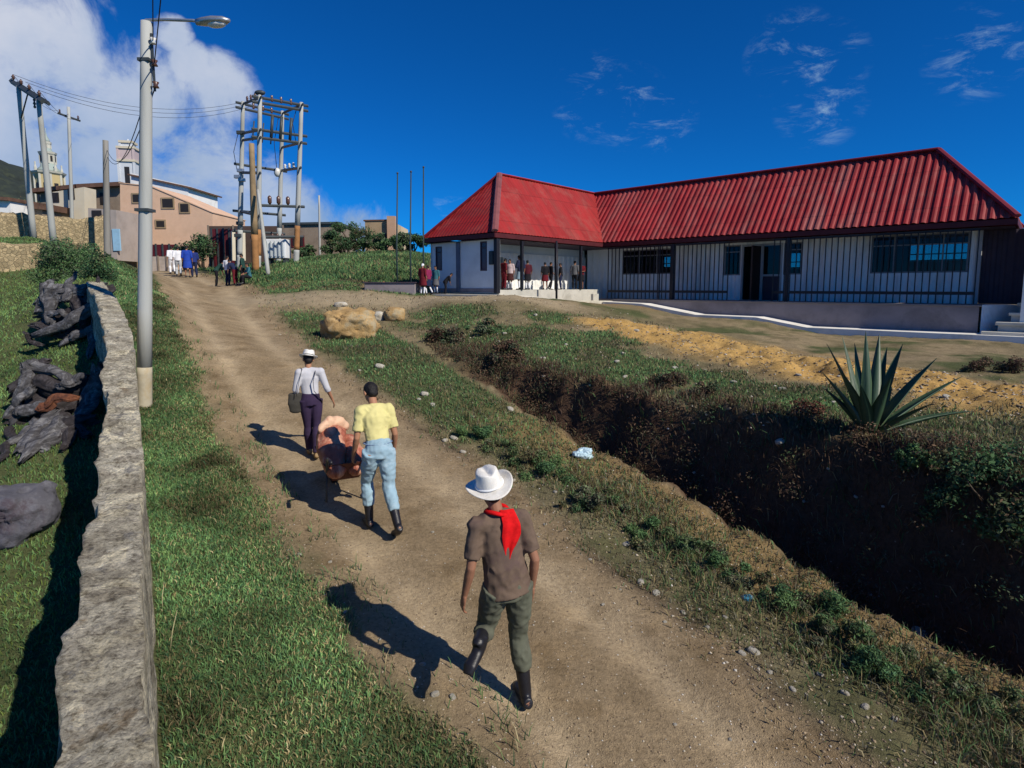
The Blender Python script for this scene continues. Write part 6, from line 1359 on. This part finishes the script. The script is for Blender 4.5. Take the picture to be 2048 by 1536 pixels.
def rock(name, p, size, seed, m, label, cat='boulder', group=None, rz=0, n=4, rough=.16):
    me = rock_mesh(size, seed, n, rough); me.materials.append(m); me.shade_smooth(); o = bpy.data.objects.new(name, me); COL.objects.link(o); o.location = p; o.rotation_euler = (0, 0, rz); return tag(o, label, cat, group)
p = on_ground(702, 672); p.z += .27; rock('boulder', p, (1.5, 1.0, .98), 4, M_OCH, 'large ochre boulder on the grass beside the track', rough=.34, n=5)
p = on_ground(790, 640); p.z += .16; rock('boulder', p, (.65, .5, .5), 6, M_OCH, 'smaller pale ochre boulder right of the large one', rough=.2)
p = on_ground(758, 640); p.z += .10; rock('boulder', p, (.35, .3, .36), 9, M_PALER, 'whitish upright stone between the two ochre boulders')
p = on_ground(682, 612); p.z += .05; rock('boulder', p, (.45, .3, .2), 12, M_PALER, 'flat pale stone on the grass above the large boulder')
p = on_ground(40, 1065); p.z += .22; rock('boulder', p, (.66, .75, .60), 15, M_GREYR, 'blue-grey boulder on the lawn cut by the left edge', rough=.30, n=5)
p = at(765, 578, 23.5); p.z += .02; rock('boulder', p, (.62, .45, .5), 18, rock_mat('orange_boulder', (.42, .20, .08), (.50, .30, .15), (.36, .22, .12)), 'orange boulder set in the dark planter')
SPX = [(890, 882, .10), (908, 878, .12), (926, 905, .09), (1020, 820, .14), (1132, 690, .10), (1026, 962, .07), (1252, 1090, .08), (1281, 1166, .085), (1312, 1188, .085), (1206, 1210, .035), (1366, 1226, .05), (1414, 1256, .05), (1508, 1306, .095), (1484, 1308, .06), (1540, 1346, .05), (1690, 1388, .06), (1610, 1262, .04), (1250, 755, .10), (865, 1065, .04), (945, 835, .08), (850, 790, .16), (760, 735, .2), (865, 812, .13), (720, 742, .08), (838, 800, .1), (980, 935, .09), (1840, 1270, .16), (1560, 1290, .04), (1450, 1235, .045), (1330, 1245, .035), (1640, 1350, .05), (1585, 1380, .05), (1730, 1415, .06), (1000, 1000, .05), (1090, 1050, .045), (1180, 1120, .04), (1240, 1180, .03), (1110, 985, .06), (1740, 1190, .05), (845, 1330, .05), (600, 1110, .05), (660, 1125, .04), (760, 1280, .03), (690, 1225, .04), (640, 800, .06), (560, 670, .07), (590, 640, .07), (1790, 1440, .05), (905, 1395, .05), (870, 1390, .06), (1350, 1450, .03), (1460, 1480, .03)]
protos = [rock_mesh((1, .8, .62), 30 + k, 3, .14) for k in range(6)]
for me in protos: me.materials.append(M_PALER); me.shade_smooth()
for i, (px, py, s) in enumerate(SPX):
    p = on_ground(px, py); o = bpy.data.objects.new('stone', protos[i % 6]); COL.objects.link(o); p.z += s * .12; o.location = p; o.scale = (s * 1.15, s * 1.05, s); o.rotation_euler = (random.uniform(-.3, .3), random.uniform(-.3, .3), random.uniform(0, 6)); tag(o, 'pale loose stone lying along the edge of the track', 'stone', 'loose stones along the track')
for i in range(56):      # loose stones in the yard and on the bank
    if i < 30: y = random.uniform(7, 19); x = float(XG(y)) + random.uniform(1.6, 7.5)
    else: y = random.uniform(4.2, 12); x = float(XG(y)) + random.uniform(.1, 1.9)
    s = random.uniform(.05, .16) if i < 30 else random.uniform(.03, .07); o = bpy.data.objects.new('stone', protos[i % 6]); COL.objects.link(o); o.location = (x, y, gz(x, y) + s * .1); o.scale = (s * 1.2, s, s * .8); o.rotation_euler = (random.uniform(-.4, .4), 0, random.uniform(0, 6))
    tag(o, 'pale loose stone on the rough yard and cut bank', 'stone', 'loose stones on the yard and bank')
# gravel
def gravel(n, X, Y, s0, s1, name, label):
    oc = np.array([(1, 0, 0), (-1, 0, 0), (0, 1, 0), (0, -1, 0), (0, 0, .7), (0, 0, -.4)]); tf = np.array([(0, 2, 4), (2, 1, 4), (1, 3, 4), (3, 0, 4), (2, 0, 5), (1, 2, 5), (3, 1, 5), (0, 3, 5)])
    n = len(X); s = rng.uniform(s0, s1, n) * rng.uniform(.5, 1, n); a = rng.uniform(0, 6.28, n); Z = ground_z(X, Y)
    J = oc[None] * (1 + rng.uniform(-.35, .35, (n, 6, 3))); ca, sa = np.cos(a)[:, None], np.sin(a)[:, None]
    Vx = J[..., 0] * ca - J[..., 1] * sa; Vy = J[..., 0] * sa + J[..., 1] * ca
    V = np.stack([X[:, None] + Vx * s[:, None], Y[:, None] + Vy * s[:, None], Z[:, None] + J[..., 2] * s[:, None] * .8], -1).reshape(-1, 3)
    T = (np.arange(n)[:, None, None] * 6 + tf[None]).reshape(-1, 3)
    cc = np.repeat(pick(n, (np.array([.30, .23, .15]), 4), (np.array([.42, .37, .29]), 2), (np.array([.16, .12, .085]), 3), (np.array([.5, .47, .42]), .6)), 6, 0)
    return tag(np_mesh(name, V, T, attr_mat('gravel_stone', 'Col', .9, .2, 40, .15) if 'gravel_stone' not in bpy.data.materials else bpy.data.materials['gravel_stone'], None, {'Col': np.clip(cc, 0, 1)}, False, 3), label, kind='stuff')
X, Y = scatter(22000, 2.6, 20, lambda Y: (XL(Y) - .25, XR(Y) + .35)); e = np.abs((X - XL(Y)) / (XR(Y) - XL(Y)) - .5); k = rng.uniform(0, 1, len(X)) < .25 + .9 * e; gravel(0, X[k], Y[k], .004, .015, 'gravel', 'fine gravel strewn over the track')
X, Y = scatter(4000, 2.6, 13, lambda Y: (XR(Y) - .1, XG(Y) + .1)); gravel(0, X, Y, .006, .024, 'gravel', 'coarser gravel on the right-hand verge')
X, Y = scatter(9000, 8, 22, lambda Y: (XG(Y) + 1.2, XG(Y) + 9.5)); k = (rng.uniform(0, 1, len(X)) < .25 + orange_w(X, Y)); gravel(0, X[k], Y[k], .012, .05, 'gravel', 'clods and rubble on the yard before the building')
# litter
M_PLB = mat('pale_blue_plastic', (.45, .62, .70), .35, .2, 8, bump=.3, spec=.5); M_PLD = mat('blue_plastic', (.04, .20, .32), .35, .2, 8, bump=.3, spec=.5)
def crumple(p, size, m, label, seed):
    me = rock_mesh(size, seed, 4, .38, .9); me.materials.append(m); o = bpy.data.objects.new('plastic_bag', me); COL.objects.link(o); o.location = p; tag(o, label, 'litter')
p = on_ground(1166, 915); p.z += .05; crumple(p, (.30, .2, .2), M_PLB, 'crumpled pale blue plastic bag in the gully mouth', 41)
p = on_ground(1494, 1200); p.z += .02; crumple(p, (.11, .08, .06), M_PLD, 'small blue plastic scrap among the verge shrubs', 43)
# ================================================================== SKY, SUN, CAMERA
SUN_D = Vector((.79, -.61, 0)).normalized() * math.cos(R(39)) + Vector((0, 0, math.sin(R(39))))
sun = bpy.data.lights.new('sun', 'SUN'); sun.energy = SUN_E; sun.angle = R(.53); sun.color = (1, .92, .79)
so = bpy.data.objects.new('sun', sun); COL.objects.link(so); so.rotation_euler = (-SUN_D).to_track_quat('-Z', 'Y').to_euler(); so.location = (30, -25, 40)
W = bpy.data.worlds.new('World'); SC.world = W; W.use_nodes = True; nt = W.node_tree; bg = nt.nodes['Background']
sky = nd(nt, 'ShaderNodeTexSky', sky_type='NISHITA'); sky.sun_disc = False; sky.sun_elevation = R(39); sky.sun_rotation = math.atan2(SUN_D.x, SUN_D.y)
sky.altitude = 2400; sky.air_density = 1.0; sky.dust_density = .3; sky.ozone_density = 2.5
tinted = mix_rgb(nt, 1, sky.outputs[0], SKY_TINT, 'MULTIPLY')
tc = nd(nt, 'ShaderNodeTexCoord'); D = tc.outputs['Generated']
def vdir(px, py):
    a = (px - 1024) / F_PX; b = (698 - py) / F_PX; return Vector((a, cP + b * sP, -sP + b * cP)).normalized()
def blob(px, py, r_px, soft):
    d = vdir(px, py); n = nd(nt, 'ShaderNodeVectorMath', operation='DOT_PRODUCT'); nt.links.new(D, n.inputs[0]); n.inputs[1].default_value = d
    c0 = math.cos(r_px / F_PX); c1 = math.cos(max(1, r_px - soft) / F_PX)
    m = nd(nt, 'ShaderNodeMapRange'); nt.links.new(n.outputs['Value'], m.inputs[0]); m.inputs[1].default_value = c0; m.inputs[2].default_value = c1
    return m.outputs[0]
def mth(op, a, b=None, c=None):
    n = nd(nt, 'ShaderNodeMath', operation=op)
    for i, v in enumerate((a, b, c)):
        if v is None: continue
        if hasattr(v, 'node'): nt.links.new(v, n.inputs[i])
        else: n.inputs[i].default_value = v
    return n.outputs[0]
def wnoise(scale, detail, rough, stretch=(1, 1, 1), rot=(0, 0, 0), dist=0):
    mp = nd(nt, 'ShaderNodeMapping'); mp.inputs['Scale'].default_value = stretch; mp.inputs['Rotation'].default_value = rot; nt.links.new(D, mp.inputs[0])
    n = nd(nt, 'ShaderNodeTexNoise'); n.inputs['Scale'].default_value = scale; n.inputs['Detail'].default_value = detail; n.inputs['Roughness'].default_value = rough; n.inputs['Distortion'].default_value = dist
    nt.links.new(mp.outputs[0], n.inputs['Vector']); return n.outputs['Fac']
def union(bs):
    r = bs[0]
    for b in bs[1:]: r = mth('MAXIMUM', r, b)
    return r
cum = union([blob(*q) for q in CUMULUS]); cn = wnoise(8, 10, .64, dist=.35)
cm = mth('MULTIPLY_ADD', mth('SUBTRACT', cn, .5), 3.0, cum)
cmr = nd(nt, 'ShaderNodeMapRange', interpolation_type='SMOOTHSTEP'); nt.links.new(cm, cmr.inputs[0]); cmr.inputs[1].default_value = .22; cmr.inputs[2].default_value = 1.0
# body of the cloud: whiter at its sunlit edge, blue-grey inside
shade = wnoise(4.0, 6, .6); 
sep = nd(nt, 'ShaderNodeSeparateXYZ'); nt.links.new(D, sep.inputs[0])
hz = nd(nt, 'ShaderNodeMapRange'); nt.links.new(sep.outputs['Z'], hz.inputs[0]); hz.inputs[1].default_value = .05; hz.inputs[2].default_value = .42
body = mth('MULTIPLY_ADD', mth('SUBTRACT', shade, .5), 1.1, mth('MULTIPLY_ADD', hz.outputs[0], .55, .25))
ccol = ramp(nt, body, CLOUD_RAMP)
cg = nd(nt, 'ShaderNodeMapRange', interpolation_type='SMOOTHSTEP'); nt.links.new(cum, cg.inputs[0]); cg.inputs[1].default_value = 0; cg.inputs[2].default_value = .22
dens = mth('MULTIPLY', mth('MULTIPLY', cmr.outputs[0], .93), cg.outputs[0])
cir = union([blob(*q) for q in CIRRUS]); ci = wnoise(14, 10, .72, (1, 1, 2.6), (0, R(28), 0), .5)
cim = nd(nt, 'ShaderNodeMapRange', interpolation_type='SMOOTHSTEP'); nt.links.new(ci, cim.inputs[0]); cim.inputs[1].default_value = .50; cim.inputs[2].default_value = .85
cden = mth('MULTIPLY', mth('MULTIPLY', cim.outputs[0], cir), .80)
c = mix_rgb(nt, dens, tinted, ccol); c = mix_rgb(nt, cden, c, CIRRUS_COL)
nt.links.new(c, bg.inputs[0]); bg.inputs[1].default_value = SKY_S
cam = bpy.data.cameras.new('camera'); co = bpy.data.objects.new('camera', cam); COL.objects.link(co)
co.location = (0, 0, EYE); co.rotation_euler = (R(90) - PITCH, 0, 0)
cam.sensor_width = 36; cam.lens = F_PX / 2048 * 36; cam.shift_y = -(768 - 698) / 2048; cam.clip_end = 3000; cam.clip_start = .05
SC.camera = co
SC.view_settings.view_transform = 'Standard'; SC.view_settings.look = 'None'; SC.view_settings.exposure = 0
SC.render.engine = 'CYCLES'; SC.cycles.max_bounces = 6; SC.cycles.transparent_max_bounces = 12; SC.cycles.use_denoising = True
